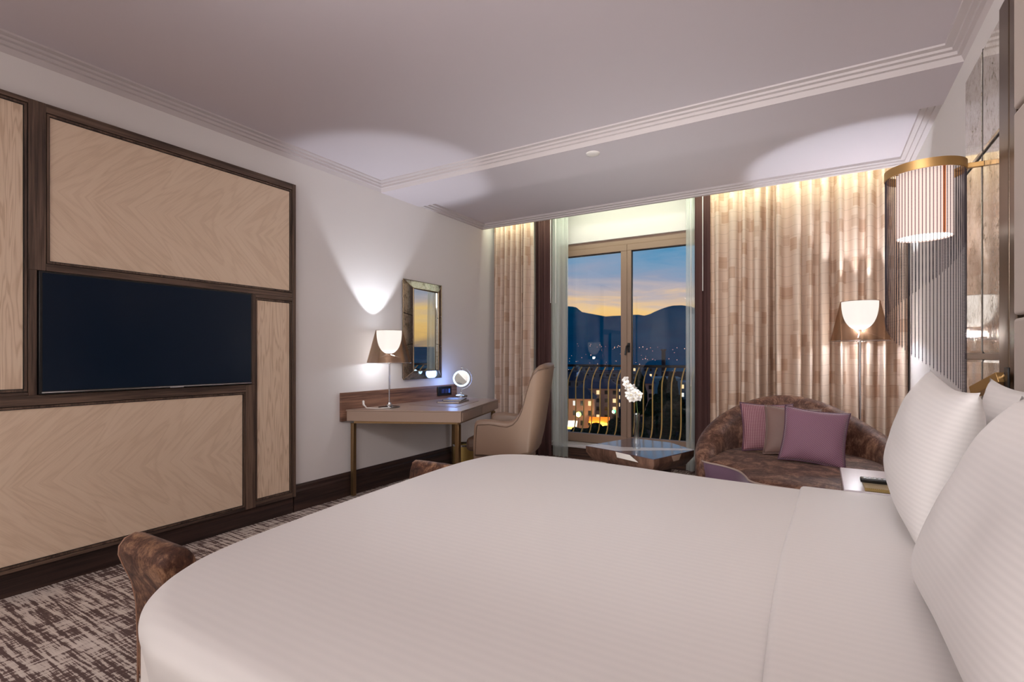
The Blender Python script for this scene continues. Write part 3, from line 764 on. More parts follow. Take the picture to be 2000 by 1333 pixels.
MB().loft([[p-tocam*.002 for p in circ(.074)], [p+tocam*.002 for p in circ(.074)]]).build('mirror_disc', M_mirror, rlm)
side = 1 if (sx.x > 0) else -1
MB().tube(circ(.112, 26, R(95), R(-95), False) if side > 0 else circ(.112, 26, R(85), R(275), False), .0035, 8).build('arc_arm', M_chrome, rlm, smooth=60)
MB().tube([rc+sz*.07, rc+sz*.125], .004, 8).build('top_pin', M_chrome, rlm, smooth=60)
MB().tube([rc-sz*.11+sx*.004, (-3.20, 4.30, .80)], .006, 10).build('stem', M_chrome, rlm, smooth=60)
MB().lathe([(0, 0), (.066, 0), (.066, .014), (.055, .022), (.020, .026), (.012, .040), (0, .040)], (-3.20, 4.30, DZ+.036), 30).build('base', M_chrome, rlm, smooth=40)
pr_ = point('ring_light_glow', (0, 0, 0), 2.0, (.25, .42, 1.0), .06); pr_.parent = rlm; pr_.location = (-.13, .05, .20)

# waste bin
wb = thing('waste_bin', 'round gold waste bin on the carpet under the desk', 'waste bin', (-2.92, 3.96, 0))
MB().lathe([(0, .001), (.098, .001), (.100, .36), (.094, .36), (.092, .01), (0, .01)], (-2.92, 3.96, 0), 36).build('body', mat('gold_metal', lin(178, 152, 92), .35, metal=.85), wb, smooth=40)
MB().lathe([(.0935, .355), (.103, .355), (.103, .372), (.0935, .372), (.0935, .355)], (-2.92, 3.96, 0), 36).build('rim', M_chrome, wb, smooth=40)

# ================================================================== DESK CHAIR
ch = thing('desk_armchair', 'taupe leather armchair with tall curved back at the desk', 'armchair', (-2.32, 3.98, 0))
ya, yb = 3.68, 4.28; ym = (ya+yb)/2
tops = [(-2.575, .655), (-2.55, .675), (-2.42, .682), (-2.30, .668), (-2.245, .664), (-2.19, .682), (-2.145, .725), (-2.11, .785), (-2.082, .87), (-2.056, .963), (-2.03, 1.04), (-2.0, 1.09), (-1.955, 1.125)]
bases = [-2.60, -2.585, -2.46, -2.36, -2.30, -2.25, -2.21, -2.175, -2.15, -2.125, -2.10, -2.08, -2.06]
st = []
for (tx, tz), b in zip(tops, bases): st.append(((b, ya+.02, .36), (tx, ya, tz), (0, 1), .075))
st += [((-2.035, ya+.06, .36), (-1.905, ya+.035, 1.135), (-.4, 1), .08), ((-2.012, ya+.13, .36), (-1.875, ya+.11, 1.14), (-1, .35), .085), ((-2.005, ym, .36), (-1.865, ym, 1.145), (-1, 0), .09)]
mir = [((b[0], 2*ym-b[1], b[2]), (t_[0], 2*ym-t_[1], t_[2]), (n_[0], -n_[1]), th) for b, t_, n_, th in st[:-1]][::-1]
shp = shell(st+mir).build('back_and_arms', M_leather, ch, smooth=80, subsurf=1)
M_pip = mat('leather_piping', lin(104, 82, 68), .4)
def piping(off, lst, r=.0035):
    for sy in (1, -1):
        pts = []
        for b, t_, n_, th in lst:
            B = Vector(b); T = Vector(t_); up = (T-B).normalized(); p = T-up*off-Vector((n_[0], n_[1], 0)).normalized()*.001
            if sy < 0: p.y = 2*ym-p.y
            pts.append(p)
        B = Vector(lst[0][0]);
        pts = [Vector((B.x+.03, pts[0].y+(.02 if sy > 0 else -.02), .37))]+[p+Vector((.03*max(0, 1-i/2), 0, 0)) for i, p in enumerate(pts)]
        MB().tube(pts, r, 6).build('piping', M_pip, shp, smooth=60)
piping(.045, st[:-1])
cu = MB().box(-2.70, -2.13, ya+.105, yb-.105, .385, .505)
cu.build('seat_cushion', mat('brown_seat_leather', lin(84, 62, 50), .45), ch, bevel=.045, bseg=4)
bx(-2.62, -2.08, ya+.10, yb-.10, .30, .384).build('seat_frame', M_leather, ch, bevel=.02)
for x in (-2.56, -2.12):
    for y in (ya+.13, yb-.13): MB().lathe([(.012, .001), (.022, .30)], (x, y, 0), 14, True).build('leg', M_dwv, ch, smooth=40)
ch.location = (-2.347, 3.843, 0); ch.rotation_euler = (0, 0, R(18)); ch.scale = (.88, 1, 1.01)

# ================================================================== COFFEE TABLE
ct = thing('coffee_table', 'low faceted coffee table with inlaid triangles before the window', 'coffee table', (-1.28, 4.17, 0))
V6 = [(-1.69, 4.02), (-1.40, 3.925), (-1.04, 3.745), (-.865, 4.28), (-1.12, 4.55), (-1.49, 4.61)]
zc = .45; cx, cy = -1.28, 4.17
low = [(cx+(x-cx)*.86, cy+(y-cy)*.86) for x, y in V6]
M_ttop = mat('smoked_walnut_top', lin(92, 76, 84), .16, coat=.6)
M_tlite = mat('pale_inlay', lin(226, 218, 212), .25, coat=.3)
M_tside = M_zeb
body = MB().loft([[(x, y, zc-.115) for x, y in low], [(x*1.0, y, zc-.045) for x, y in V6], [(x, y, zc-.0005) for x, y in V6]], True, True)
body.build('faceted_body', dark_wood('table_walnut', (40, 40, 8), (112, 82, 68), (58, 38, 30)), ct, bevel=.001, bseg=1)
MB().prism(V6, zc, zc+.004).build('table_top', M_ttop, ct)
def P6(i, j, t): return lerp2(V6[i], V6[j], t)
for tri in ([V6[0], P6(0, 5, .22), P6(0, 3, .36), P6(1, 3, .10), V6[1]], [P6(1, 3, .10), P6(0, 3, .36), P6(3, 4, .16), V6[3]]):
    MB().prism(tri, zc+.0042, zc+.0052).build('inlay', M_tlite, ct)
for i, t0, t1, t2, t3 in ((1, .02, .40, .62, .06), (2, .42, .66, .60, .46)):
    a = V6[i]; b = V6[(i+1) % 6]; al = low[i]; bl = low[(i+1) % 6]
    q = [(*lerp2(a, b, t0), zc-.003), (*lerp2(a, b, t1), zc-.003), (*lerp2(al, bl, t2), zc-.112), (*lerp2(al, bl, t3), zc-.112)]
    q = [(*lerp2(a, b, t0), zc-.003), (*lerp2(a, b, t1), zc-.003), (*lerp2(a, b, t2), zc-.045), (*lerp2(a, b, t3), zc-.045)]
    n_ = Vector((b[1]-a[1], -(b[0]-a[0]), 0)).normalized()*.0015
    MB().loft([[Vector(p)-n_*.2 for p in q], [Vector(p)+n_ for p in q]]).build('inlay', M_tlite if i == 1 else M_lacq, ct)
MB().loft([[(cx+(x-cx)*.45, cy+(y-cy)*.45, .001) for x, y in V6], [(cx+(x-cx)*.62, cy+(y-cy)*.62, zc-.1155) for x, y in V6]], True, True).build('pedestal', M_dwv, ct)

va = thing('orchid_vase', 'slim clear glass vase standing on the coffee table', 'vase', (-1.285, 4.12, zc+.0055))
MB().lathe([(0, .0), (.030, 0), (.033, .02), (.030, .045), (.020, .11), (.018, .20), (.024, .275), (.026, .285), (.023, .285), (.015, .20), (.016, .11), (.018, .07), (0, .065)], (-1.285, 4.12, zc+.0055), 20).build('glass_body', M_clear, va, smooth=50)
oc_ = thing('orchid', 'white orchid spray with green stem standing in the glass vase', 'flower', (-1.285, 4.12, zc+.08))
M_stem = mat('orchid_stem', lin(86, 110, 60), .5); M_pet = mat('orchid_petal', lin(240, 236, 232), .55, emit=(1, 1, 1, 1), es=0)
stp = [(-1.285, 4.12, zc+.075), (-1.280, 4.118, .62), (-1.275, 4.115, .75), (-1.285, 4.11, .86), (-1.325, 4.10, .955), (-1.36, 4.095, 1.0)]
MB().tube(stp, .003, 6).build('stem', M_stem, oc_, smooth=60)
rnd = random.Random(4)
def petal(o, d, w_, l_, up):
    d = d.normalized(); s_ = d.cross(up).normalized(); pts = []
    rows = []
    for i in range(6):
        t = i/5; ww = w_*math.sin(PI*(.12+.84*t))**.7
        c_ = o+d*l_*t+up*(.18*l_*math.sin(t*PI))
        rows.append([c_-s_*ww+up*.004, c_-s_*ww*.5-up*.001, c_, c_+s_*ww*.5-up*.001, c_+s_*ww+up*.004])
    return rows
fl_pos = [(-1.352, 4.07, .985), (-1.362, 4.085, 1.01), (-1.325, 4.06, .955), (-1.30, 4.07, .93), (-1.345, 4.06, .945), (-1.275, 4.06, .915), (-1.31, 4.05, .895), (-1.335, 4.06, .90), (-1.262, 4.08, .875), (-1.29, 4.055, .865), (-1.315, 4.06, .865), (-1.245, 4.07, .895), (-1.30, 4.10, .955), (-1.28, 4.10, .88)]
for p in fl_pos:
    o = Vector(p); f = Vector((.45+rnd.uniform(-.7, .7), -1+rnd.uniform(-.2, .5), rnd.uniform(-.4, .5))).normalized()
    a = f.cross(Vector((0, 0, 1))).normalized(); b = a.cross(f); mb = MB(); r0 = rnd.uniform(0, 6)
    for k in range(5):
        an = r0+k*2*PI/5; d_ = a*math.cos(an)+b*math.sin(an)+f*.25
        mb.loft(petal(o, d_, .017 if k % 2 else .013, .034, f), False, False)
    fo_ = mb.build('flower_head', M_pet, oc_, smooth=180)
    MB().tube([o, o+f*.010], [.005, .002], 6).build('flower_centre', mat('orchid_centre', lin(214, 190, 120), .6), fo_, smooth=60)

# ================================================================== SOFA
so = thing('sofa', 'round brown crushed velvet tub sofa with purple fabric base under the curtain', 'sofa', (-.17, 4.25, 0))
M_purple = mat('purple_fabric', lin(112, 84, 104), .75, sheen=.3)
bump(M_purple, tnoise(M_purple, coords(M_purple), 380, 2), .3, .002)
cxs, cys = -.155, 4.20
def ell(a, rx, ry): return (cxs+rx*math.cos(a), cys+ry*math.sin(a))
SO = [ell(R(a), .655, .70) for a in range(-10, 186, 12)] + [(-.79, 4.04), (-.72, 3.93), (-.58, 3.85), (-.47, 3.74), (-.41, 3.60), (-.365, 3.47), (-.26, 3.405), (-.05, 3.385), (.25, 3.385), (.40, 3.42), (.465, 3.55), (.49, 3.80)]
SO = cr_spline(SO+[SO[0]], 3)[:-1]
def so_ring(k, z): return [(cxs+(q.x-cxs)*k, cys-.1+(q.y-cys+.1)*k, z) for q in SO]
seat_r = []
for z, k in ((.02, .90), (.10, .93), (.38, .985), (.435, .99)):
    seat_r.append(so_ring(k, z))
MB().loft(seat_r, True, True).build('base', M_purple, so, smooth=60, label='purple fabric base')
MB().tube(so_ring(1.0, .437), .006, 6, closed=True).build('piping', mat('pale_piping', lin(170, 150, 140), .6), so, smooth=60)
cur = []
for r_, z in ((.2, .470), (.55, .468), (.80, .462), (.93, .455), (.985, .442), (.988, .436)):
    cur.append(so_ring(r_, z))
MB().loft(cur[::-1], True, True).build('seat', M_velvet, so, smooth=60)
st = []
# angle (deg), top height, thickness, outward lean
SH = [(203, .47, .10, .0), (196, .50, .14, .01), (187, .545, .17, .02), (176, .60, .19, .03), (163, .665, .19, .035), (150, .725, .18, .04), (137, .785, .17, .045), (122, .845, .16, .05), (107, .885, .15, .05), (94, .885, .14, .05), (82, .865, .14, .05), (68, .815, .14, .05), (54, .745, .14, .05), (40, .675, .14, .045), (26, .625, .15, .04), (12, .585, .15, .035), (-2, .555, .16, .03), (-16, .525, .15, .02), (-27, .49, .12, .01)]
for a, h_, th, ln_ in SH:
    a = R(a); bx_, by_ = ell(a, .665, .71); tx, ty = ell(a, .665+ln_, .71+ln_)
    st.append(((bx_, by_, .05), (tx, ty, h_), (-math.cos(a), -math.sin(a)), th))
shell(st, 8).build('curved_back', M_velvet, so, smooth=80, subsurf=1)

# scatter cushions
def weave(name, c1, c2, scale, kind='dots'):
    m = mat(name, rough=.7, sheen=.3); v = coords(m, (scale, scale, scale))
    o = sepxyz(m, v)
    if kind == 'dots':
        a = mth(m, 'SINE', o[0]); b = mth(m, 'SINE', o[1]); f = mth(m, 'GREATER_THAN', mth(m, 'MULTIPLY', a, b), .35)
    else:
        a = mth(m, 'SINE', mth(m, 'ADD', o[0], o[1])); b = mth(m, 'SINE', mth(m, 'SUBTRACT', o[0], o[1])); c_ = mth(m, 'SINE', mth(m, 'MULTIPLY', o[0], 2.0))
        f = mth(m, 'GREATER_THAN', mth(m, 'ADD', mth(m, 'MULTIPLY', a, b), mth(m, 'MULTIPLY', c_, .45)), .12)
    setc(m, mixc(m, f, lin(*c1), lin(*c2))); bump(m, f, .25, .002); return m
M_cu1 = weave('geometric_cushion', (122, 70, 84), (178, 136, 140), 260, 'geo'); M_cu2 = mat('taupe_cushion', lin(128, 100, 92), .6, sheen=.4); M_cu3 = weave('dotted_purple_cushion', (124, 84, 108), (170, 132, 138), 480)
M_cp = mat('purple_piping', lin(96, 62, 82), .6)
def cushion(label, c, wd, ud, s, t, m, seed, mp):
    e_ = thing('cushion', label, 'cushion', c, 0, 'cushions on the sofa')
    w_ = Vector(wd).normalized(); u_ = Vector(ud); u_ = (u_-w_*u_.dot(w_)).normalized(); n_ = w_.cross(u_); M = frame_mat((0, 0, 0), w_, u_, n_)
    o = pillow_mb(s, s, t, seed, 24, .085).build('cushion_cover', m, smooth=180); weld(o); o.parent = e_; o.matrix_local = M
    pts = []
    for k in range(4):
        for i in range(14):
            q = -1+2*i/14; u, v = [(q, -1), (1, q), (-q, 1), (-1, -q)][k]
            pts.append(M @ Vector((s/2*u*(1-.085*(1-v*v)*abs(u)), s/2*v*(1-.0935*(1-u*u)*abs(v)), 0)))
    pb = MB().tube(pts, .005, 6, closed=True).build('piping', mp, None, smooth=60); pb.parent = e_
cushion('rose cushion with small geometric pattern, leftmost on the sofa', (-.345, 4.42, .658), (.93, .30, -.02), (-.10, .34, 1), .385, .12, M_cu1, 1, M_cp)
cushion('plain taupe cushion tucked between the two patterned ones', (-.175, 4.31, .652), (.96, .12, -.05), (.0, .36, 1), .375, .11, M_cu2, 2, M_cu2)
cushion('dotted purple cushion in front, largest on the sofa', (-.035, 4.13, .650), (.985, -.02, -.09), (.02, .42, 1), .40, .15, M_cu3, 3, M_cp)

# ================================================================== NIGHTSTAND
ns = thing('nightstand', 'pale topped bedside table between the bed and sofa', 'bedside table', (.36, 3.09, 0))
bx(.095, .618, 2.80, 3.34, .575, .60).build('table_top', mat('pale_stone', lin(214, 204, 208), .28), ns, bevel=.003)
bx(.110, .610, 2.82, 3.32, .10, .5745).build('cabinet', M_dwh, ns, bevel=.003)
for z in (.12, .35): 
    dd_ = bx(.100, .1095, 2.84, 3.30, z, z+.21).build('drawer', M_lacq, ns, bevel=.002)
    MB().tube([(.092, 3.02, z+.15), (.092, 3.12, z+.15)], .005, 8).build('handle', M_brass, dd_, smooth=50)
bx(.14, .59, 2.86, 3.28, .001, .0995).build('plinth', M_black, ns)
gt = thing('bedside_tray', 'low woven gold tray on the bedside table under the remote', 'tray', (.30, 2.885, .6005))
M_gold = weave('woven_gold', (176, 150, 96), (120, 96, 56), 900); bsdf(M_gold).inputs['Metallic'].default_value = .6
bx(.175, .46, 2.805, 2.975, .6005, .616).build('tray_body', M_gold, gt, bevel=.003)
rm = thing('remote_control', 'black television remote on the woven gold tray', 'remote control', (.28, 2.93, .6165))
bx(.165, .375, 2.915, 2.965, .6165, .636).build('body', M_black, rm, bevel=.005)
M_btn = mat('remote_button', lin(190, 190, 196), .5)
for i in range(10):
    for j in range(3):
        bx(.178+i*.019, .188+i*.019, 2.922+j*.0135, 2.930+j*.0135, .636, .6385).build('button', M_btn, rm)

# ================================================================== CHAIN WALL LAMP
LX, LY = .42, 3.05
cl = thing('chain_wall_lamp', 'round brass wall lamp hung with dark bead chains beside the mirror panel', 'wall lamp', (LX, LY, 2.11))
RR = .150
MB().lathe([(RR+.003, 2.052), (RR+.003, 2.092), (RR-.002, 2.092), (RR-.002, 2.052), (RR+.003, 2.052)], (LX, LY, 0), 64).build('ring', M_brass, cl, smooth=40, label='brass ring')
bx(LX+RR, .630, LY-.008, LY+.008, 2.062, 2.085).build('arm', M_brass, cl, bevel=.002)
M_fab = mixmat('glowing_fabric', [(.55, 'ShaderNodeBsdfDiffuse', {'Color': lin(232, 190, 176)}), (.45, 'ShaderNodeEmission', {'Color': (1.0, .78, .70, 1), 'Strength': 1.9})])
M_disc = mat('glowing_diffuser', (1, 1, 1, 1), .6, emit=(1, .96, .93, 1), es=3.0)
sh_ = MB().lathe([(.106, 1.766), (.106, 2.075), (.104, 2.075), (.104, 1.766), (.106, 1.766)], (LX, LY, 0), 48).build('fabric_shade', M_fab, cl, smooth=40, label='glowing pale fabric drum')
bxo = MB(); a0 = math.atan2(-3.05, -.42)+.72
bxo.loft([[(LX+r_*math.cos(a0+q), LY+r_*math.sin(a0+q), z) for r_, q in ((.1065, -.06), (.1065, .06), (.1075, .06), (.1075, -.06))] for z in (1.768, 2.073)])
bxo.build('seam_strip', mat('seam_orange', lin(214, 130, 84), .7, emit=lin(214, 120, 70), es=.45), sh_, label='orange seam strip')
MB().lathe([(0, 1.772), (.103, 1.772), (.103, 1.776), (0, 1.776)], (LX, LY, 0), 40).build('bottom_diffuser', M_disc, cl, smooth=40)
sp_ = MB()
for k in range(4):
    a = k*PI/2+.3; sp_.tube([(LX+.105*math.cos(a), LY+.105*math.sin(a), 2.068), (LX+(RR-.001)*math.cos(a), LY+(RR-.001)*math.sin(a), 2.068)], .003, 6)
sp_.build('spokes', M_brass, cl)
NC = 72; M_chain = mat('dark_bead_chain', lin(52, 46, 60), .3, metal=.2)
def chain(x, y, zt_, zb_):
    mb = MB(); step = .0062; n_ = int((zt_-zb_)/step)
    r_ = .0027
    for i in range(n_):
        z = zt_-i*step
        mb.add([(x+r_, y, z), (x, y+r_, z), (x-r_, y, z), (x, y-r_, z), (x, y, z+r_*1.15), (x, y, z-r_*1.15)], [(0, 1, 4), (1, 2, 4), (2, 3, 4), (3, 0, 4), (1, 0, 5), (2, 1, 5), (3, 2, 5), (0, 3, 5)])
    mb.tube([(x, y, zt_), (x, y, zb_)], .0006, 3, False)
    return mb
# the hem winds down once round the ring, from behind on the right to the front on the right
aview = math.atan2(-LY, -LX)   # direction from lamp to camera
astart = aview+PI/2            # right-hand side as seen from the room
for k in range(NC):
    fr_ = (k+.5)/NC
    a = astart+2*PI*fr_
    zb_ = 1.74-.75*fr_
    x, y = LX+RR*.985*math.cos(a), LY+RR*.985*math.sin(a)
    chain(x, y, 2.054, zb_).build('chain', M_chain, cl)

# ================================================================== OUTSIDE: BALCONY RAIL, TOWN, MOUNTAINS
M_iron = mat('dark_iron', lin(22, 24, 28), .45, metal=.4)
M_gbar = mat('gilded_iron', lin(240, 190, 105), .4, metal=0)
struct(bx(-4.2, .4, 5.97, 6.80, -.12, .10).build('floor_balcony', mat('balcony_stone', lin(96, 92, 88), .8)))
br = thing('balcony_railing', 'wrought iron balcony railing with bellied gilded bars outside the window', 'railing', (-1.9, 6.6, .10))
bx(-4.1, .3, 6.715, 6.765, 1.055, 1.09).build('handrail', M_iron, br, bevel=.006)
bx(-4.1, .3, 6.36, 6.385, .103, .125).build('bottom_rail', M_iron, br)
for k in range(34):
    x = -3.95+k*.118
    pts = [(x, 6.372, .12), (x, 6.40, .15), (x, 6.47, .22), (x, 6.505, .30), (x, 6.515, .40), (x, 6.515, .80), (x, 6.53, .87), (x, 6.58, .94), (x, 6.66, 1.01), (x, 6.735, 1.06)]
    MB().tube(pts, .0085, 6).build('bar', M_gbar, br, smooth=60)

GZ = -20.0
RIDGE = [(-9000, 420), (-5200, 380), (-3800, 520), (-2600, 400), (-2000, 350), (-1600, 335), (-1454, 327), (-1417, 322), (-1328, 311), (-1303, 280), (-1248, 268), (-1173, 252), (-1123, 241), (-1041, 244), (-962, 240), (-931, 246), (-869, 234), (-830, 244), (-794, 261), (-750, 277), (-707, 289), (-664, 288), (-600, 270), (-400, 210), (-100, 160), (300, 120), (900, 90), (1800, 60), (3200, 70), (5000, 90), (9000, 80)]
def ridge(x):
    for (a, ha), (b, hb_) in zip(RIDGE, RIDGE[1:]):
        if a <= x <= b: return ha+(hb_-ha)*(x-a)/(b-a)
    return 300
def ground_h(x, y):
    base = GZ
    if y > 700: base += 60*max(0, min(1, (y-700)/1500))**1.6
    hill = 34*math.exp(-((x+560)/260)**2-((y-1150)/230)**2)+20*math.exp(-((x+120)/300)**2-((y-1350)/220)**2)
    if y > 2150:
        t = min(1, (y-2150)/850); t = t*t*(3-2*t)
        base = base+(ridge(x)-base)*t
        base += (1-abs(2*t-1))*18*noise.noise(Vector((x*.006, y*.004, 0)))
    if y > 3000: base = ridge(x)-(y-3000)*.25
    return base+hill
xs = [-9000+300*i for i in range(22)]+[-2500+25*i for i in range(121)]+[600+300*i for i in range(29)]
ys = [700, 900, 1000, 1100, 1200, 1300, 1400, 1600, 1900, 2150, 2300, 2450, 2600, 2750, 2900, 3000, 3300]
mv = [(x, y, ground_h(x, y)) for y in ys for x in xs]; nx = len(xs)
mf = [(j*nx+i, j*nx+i+1, (j+1)*nx+i+1, (j+1)*nx+i) for j in range(len(ys)-1) for i in range(nx-1)]
M_mount = mat('mountain_slope', lin(34, 88, 132), .95, spec=0)  # distance haze put into the blue-green slope colour
mh = tnoise(M_mount, coords(M_mount, (.004, .004, .008)), 1, 5); setc(M_mount, ramp(M_mount, mh, [(.3, lin(10, 132, 150)), (.7, lin(20, 150, 168))]))
struct(MB().add(mv, mf).build('mountains', M_mount, smooth=180))
M_gr = mat('valley_floor', lin(34, 48, 58), .95, spec=0)
struct(bx(-9000, 9000, 8, 705, GZ-1, GZ).build('ground', M_gr))

# street-level things
def put(u, d_):   # a bearing seen from the room, and a distance, turned into a ground position
    a = R(31)-math.atan((u-1000)/1000); f = d_
    dx = (u-1000)/1000
    return ((-math.sin(R(31))+math.cos(R(31))*dx)*f, (math.cos(R(31))+math.sin(R(31))*dx)*f)
M_win_lit = mat('lit_window', (.1, .1, .1, 1), .5, emit=lin(255, 214, 160), es=1.3)
M_win_w = mat('white_lit_window', (.1, .1, .1, 1), .5, emit=lin(245, 240, 235), es=1.1)
M_win_d = mat('dark_window', lin(30, 36, 46), .2)
def building(label, u, d_, w_, dp, hh, rz, wallc, roofc, floors, cols, lit, seed, roof='hip', group='town buildings below the window', glow=0, base=GZ):
    x, y = put(u, d_); rnd = random.Random(seed)
    b = thing('building', label, 'building', (x, y, base), rz, group)
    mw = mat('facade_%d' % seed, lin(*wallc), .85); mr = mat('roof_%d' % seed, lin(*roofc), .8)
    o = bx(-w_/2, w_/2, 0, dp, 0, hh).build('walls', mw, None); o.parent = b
    if roof == 'hip':
        e_ = .6; r = MB().loft([[(-w_/2-e_, -e_, hh), (w_/2+e_, -e_, hh), (w_/2+e_, dp+e_, hh), (-w_/2-e_, dp+e_, hh)], [(-w_/2+w_*.22, dp*.45, hh+dp*.22+1), (w_/2-w_*.22, dp*.45, hh+dp*.22+1), (w_/2-w_*.22, dp*.55, hh+dp*.22+1), (-w_/2+w_*.22, dp*.55, hh+dp*.22+1)]])
    else: r = bx(-w_/2-.2, w_/2+.2, -.2, dp+.2, hh, hh+.5)
    ro = r.build('roof', mr, None); ro.parent = b
    fh = hh/floors; cw = w_/cols
    for fl in range(floors):
        for c_ in range(cols):
            zc_ = fl*fh+fh*.30; xc = -w_/2+cw*(c_+.5); q = rnd.random()
            mm = (M_win_lit if rnd.random() < .6 else M_win_w) if q < lit else M_win_d
            wo_ = bx(xc-cw*.19, xc+cw*.19, -.12, .02, zc_, zc_+fh*.48).build('window', mm, None); wo_.parent = b
    return b
building('three storey pinkish townhouse with grey hipped roof, lower left through the window', 1122, 150, 11, 9, 8.6, R(18), (176, 140, 122), (66, 76, 92), 3, 5, .35, 1, 'hip')
building('four storey rosy townhouse with lit white windows beside the middle window post', 1168, 166, 13, 9, 10.5, R(18), (182, 146, 132), (78, 90, 110), 4, 5, .45, 2, 'hip')
building('low grey roofed block in the near lower left corner of the view', 1108, 112, 5.5, 7, 3.6, R(24), (206, 200, 190), (120, 124, 132), 1, 3, .6, 3, 'flat')
building('dark roofed house above the townhouses on the left', 1112, 230, 16, 12, 10, R(10), (120, 112, 116), (52, 60, 78), 3, 5, .2, 4, 'hip')
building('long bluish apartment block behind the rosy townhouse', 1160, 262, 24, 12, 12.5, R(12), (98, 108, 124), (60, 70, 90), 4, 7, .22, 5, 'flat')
building('pale gabled house right of the middle window post', 1262, 178, 5.5, 9, 11.5, R(24), (196, 158, 146), (88, 96, 112), 4, 2, .3, 6, 'hip')
building('turquoise glass building right of the middle post', 1290, 205, 15, 10, 12, R(20), (84, 140, 160), (160, 196, 200), 3, 5, .15, 7, 'flat')
building('low wide pale roofed hall far right in the view', 1312, 250, 20, 14, 8, R(14), (90, 116, 128), (150, 176, 184), 2, 6, .3, 8, 'flat')
building('narrow grey block between the townhouse and the middle post', 1192, 205, 9, 8, 12, R(14), (104, 112, 126), (70, 80, 96), 4, 4, .3, 9, 'flat')
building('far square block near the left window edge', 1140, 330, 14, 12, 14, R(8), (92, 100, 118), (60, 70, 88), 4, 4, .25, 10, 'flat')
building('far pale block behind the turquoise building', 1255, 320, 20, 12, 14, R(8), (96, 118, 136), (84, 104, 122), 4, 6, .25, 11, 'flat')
tw = thing('tower', 'slim dark tower standing in the valley right of the middle post', 'tower', (*put(1296, 700), GZ))
bx(-2.2, 2.2, -2.2, 2.2, 0, 28).build('shaft', mat('tower_dark', lin(4, 14, 34), .9), None).parent = tw
bx(-3.0, 3.0, -3.0, 3.0, 28, 30).build('cap', mat('tower_dark', lin(4, 14, 34), .9), None).parent = tw
# café awnings glowing orange
M_awn = mat('glowing_awning', lin(210, 110, 40), .7, emit=lin(255, 120, 30), es=1.4)
M_glowy = mat('market_glow', (1, .6, .2, 1), .7, emit=lin(255, 200, 90), es=2.0)
for i, (u, d_, w_, lb) in enumerate(((1161, 146, 3.0, 'orange lit café awning below the rosy townhouse, left one'), (1180, 146, 3.0, 'orange lit café awning below the rosy townhouse, right one'), (1112, 138, 4.2, 'pale lit canopy beside the low grey roofed block'))):
    x, y = put(u, d_)
    aw = thing('awning', lb, 'awning', (x, y, GZ), R(18), 'lit café awnings')
    MB().loft([[(-w_/2, -1.5, 2.2), (w_/2, -1.5, 2.2), (w_/2, -1.5, 2.35), (-w_/2, -1.5, 2.35)], [(-w_/2, 1.2, 3.4), (w_/2, 1.2, 3.4), (w_/2, 1.2, 3.55), (-w_/2, 1.2, 3.55)]]).build('canopy', M_awn if i < 2 else M_win_w, None).parent = aw
    bx(-w_/2+.3, w_/2-.3, .9, 1.1, .2, 2.2).build('lit_shopfront', M_glowy, None).parent = aw
    for q in (-w_/2+.1, w_/2-.1): bx(q-.06, q+.06, -1.45, -1.33, 0, 2.2).build('post', M_iron, None).parent = aw
    point('awning_glow', (x, y-2.5, GZ+2.6), 900, (1, .55, .2), .4)
# street lamps with globes
GL = {'green': mat('green_globe', (1, 1, 1, 1), .5, emit=lin(190, 255, 120), es=2.5), 'teal': mat('teal_globe', (1, 1, 1, 1), .5, emit=lin(40, 220, 150), es=2.0), 'orange': mat('orange_globe', (1, 1, 1, 1), .5, emit=lin(255, 120, 40), es=2.5), 'warm': mat('warm_globe', (1, 1, 1, 1), .5, emit=lin(255, 220, 160), es=3)}
for u, d_, hgt, r_, kcol, lb in ((1130, 138, 4.6, .75, 'green', 'street lamp with a yellow green globe'), (1199, 150, 4.2, .6, 'teal', 'street lamp with a teal green globe by the middle post'), (1126, 108, 3.4, .55, 'orange', 'street lamp with an orange globe low on the left'), (1106, 140, 4.8, .6, 'warm', 'street lamp with a warm white globe at the left window edge')):
    x, y = put(u, d_); s_ = thing('street_lamp', lb, 'street lamp', (x, y, GZ), 0, 'street lamps in the town')
    MB().tube([(0, 0, 0), (0, 0, hgt)], .07, 8).build('pole', M_iron, None).parent = s_
    MB().lathe([(.01, -r_), (r_*.7, -r_*.7), (r_, 0), (r_*.7, r_*.7), (.01, r_)], (0, 0, hgt+r_), 12).build('globe', GL[kcol], None, smooth=180).parent = s_
    point('street_glow', (x-.5, y-1.6, GZ+hgt), 700, (1, .78, .5), .4)

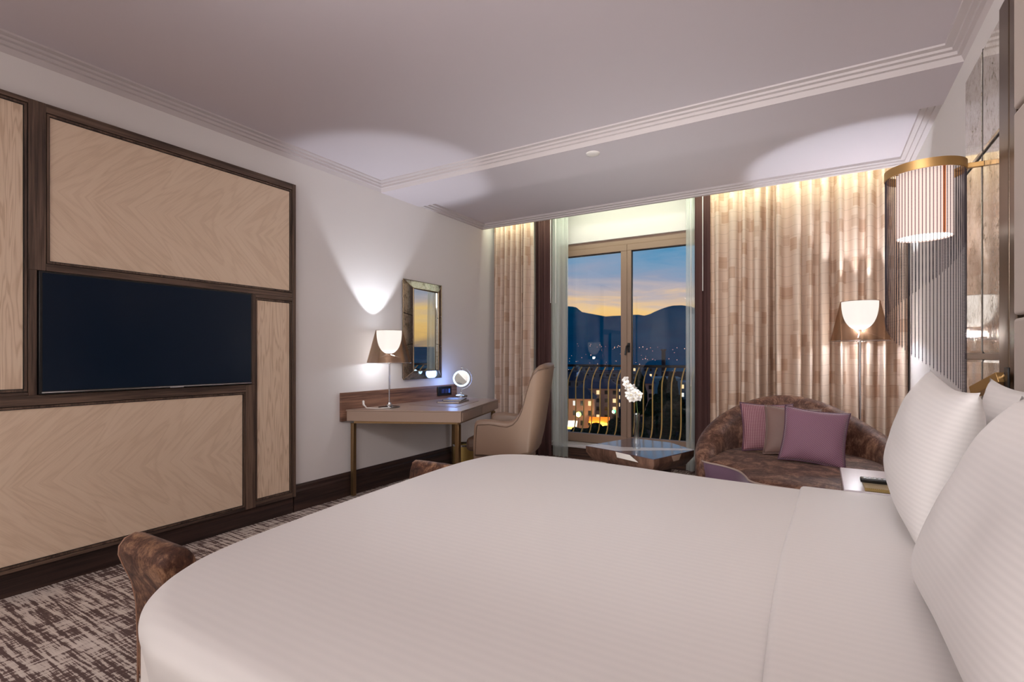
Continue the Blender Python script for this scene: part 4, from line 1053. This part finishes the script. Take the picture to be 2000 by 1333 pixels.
# trees
M_leaf = mat('dark_foliage', rough=.95, spec=0)
lf = tnoise(M_leaf, coords(M_leaf), 1.4, 5, .7); setc(M_leaf, ramp(M_leaf, lf, [(.38, lin(8, 20, 16)), (.52, lin(20, 42, 34)), (.7, lin(40, 66, 52))]))
M_trunk = mat('tree_trunk', lin(40, 32, 26), .9)
def tree(u, d_, h_, w_, label, seed, slim=False):
    x, y = put(u, d_); t_ = thing('cypress_tree' if slim else 'broadleaf_tree', label, 'tree', (x, y, GZ), 0, 'trees below the window')
    rnd = random.Random(seed); mb = MB()
    blobs = [(0, 0, h_*.62, w_*.5, h_*.36)] if slim else [(rnd.uniform(-.22, .22)*w_, rnd.uniform(-.22, .22)*w_, h_*rnd.uniform(.45, .8), w_*rnd.uniform(.2, .33), h_*rnd.uniform(.12, .2)) for _ in range(11)]
    for bx0, by0, bz, rw, rh in blobs:
        rings = []
        for j in range(9):
            p_ = -PI/2+PI*j/8; ring = []
            for i in range(12):
                a = 2*PI*i/12; k = 1+.38*noise.noise(Vector((math.cos(a)*2+seed, math.sin(a)*2+bx0, p_*2+bz)))
                rr = max(.01, math.cos(p_))*rw*k*(1 if not slim else (1-.35*math.sin(p_)))
                ring.append((bx0+rr*math.cos(a), by0+rr*math.sin(a), bz+rh*math.sin(p_)*(.9+.2*k)))
            rings.append(ring)
        mb.loft(rings, True, True)
    mb.build('crown', M_leaf, None).parent = t_
    MB().tube([(0, 0, 0), (0, 0, h_*.5)], [.35, .2], 8).build('trunk', M_trunk, None, smooth=60).parent = t_
TR = [(1128, 84, 843, 5.0, 'bushy dark tree at the lower left of the window view'), (1160, 97, 832, 5.6, 'bushy dark tree in front of the café awnings'), (1192, 84, 836, 5.0, 'low dark tree just left of the middle post'), (1208, 106, 815, 5.6, 'dark tree half hidden by the middle window post'),
      (1246, 88, 818, 3.8, 'dark tree right of the middle post, behind the orchid'), (1272, 122, 782, 4.4, 'tall dark tree under the turquoise building'), (1296, 90, 803, 4.0, 'near dark tree in the middle of the right pane'), (1318, 118, 776, 5.0, 'tall dark tree in the right half of the right pane'), (1342, 92, 788, 4.4, 'near tall dark tree at the right window edge'), (1241, 138, 775, 5.0, 'distant dark tree beside the pale gabled house'), (1286, 146, 772, 4.6, 'distant dark tree under the cypresses')]
for i, (u, d_, vt, w_, lb) in enumerate(TR): tree(u, d_, 21.2-(vt-695)/1000*d_+.8, w_, lb, i+20)
for i, (u, d_, h_, lb) in enumerate(((1249, 150, 16.5, 'slim tall cypress right of the middle post'), (1296, 150, 15, 'slim cypress left of the pair in the right pane'), (1312, 158, 16, 'slim cypress, right of the pair in the right pane'))): tree(u, d_, h_, 4.2, lb, 50+i, True)

# scattered lights of the town across the valley: countless, one object
rnd = random.Random(9); li = MB()
def spark(x, y, z, r_): li.add([(x+r_, y, z), (x, y+r_, z), (x-r_, y, z), (x, y-r_, z), (x, y, z+r_), (x, y, z-r_)], [(0, 1, 4), (1, 2, 4), (2, 3, 4), (3, 0, 4), (1, 0, 5), (2, 1, 5), (3, 2, 5), (0, 3, 5)])
for _ in range(520):
    u = rnd.uniform(700, 1500); d_ = rnd.choice([rnd.uniform(420, 900), rnd.uniform(900, 1500), rnd.uniform(900, 1400)])
    if 1215 < u and rnd.random() < .4: continue
    x, y = put(u, d_)
    if y < 420: continue
    g = GZ if y <= 700 else ground_h(x, y)
    spark(x, y, g+rnd.uniform(2, 7), d_*.0008*rnd.choice([.5, .7, .7, 1.0, 1.3]))
o = li.build('town_lights', mat('town_light', (1, 1, 1, 1), .5, emit=lin(255, 210, 165), es=1.5))
tag(o, 'scattered warm lights of the town across the valley', 'town lights', None, 'stuff')
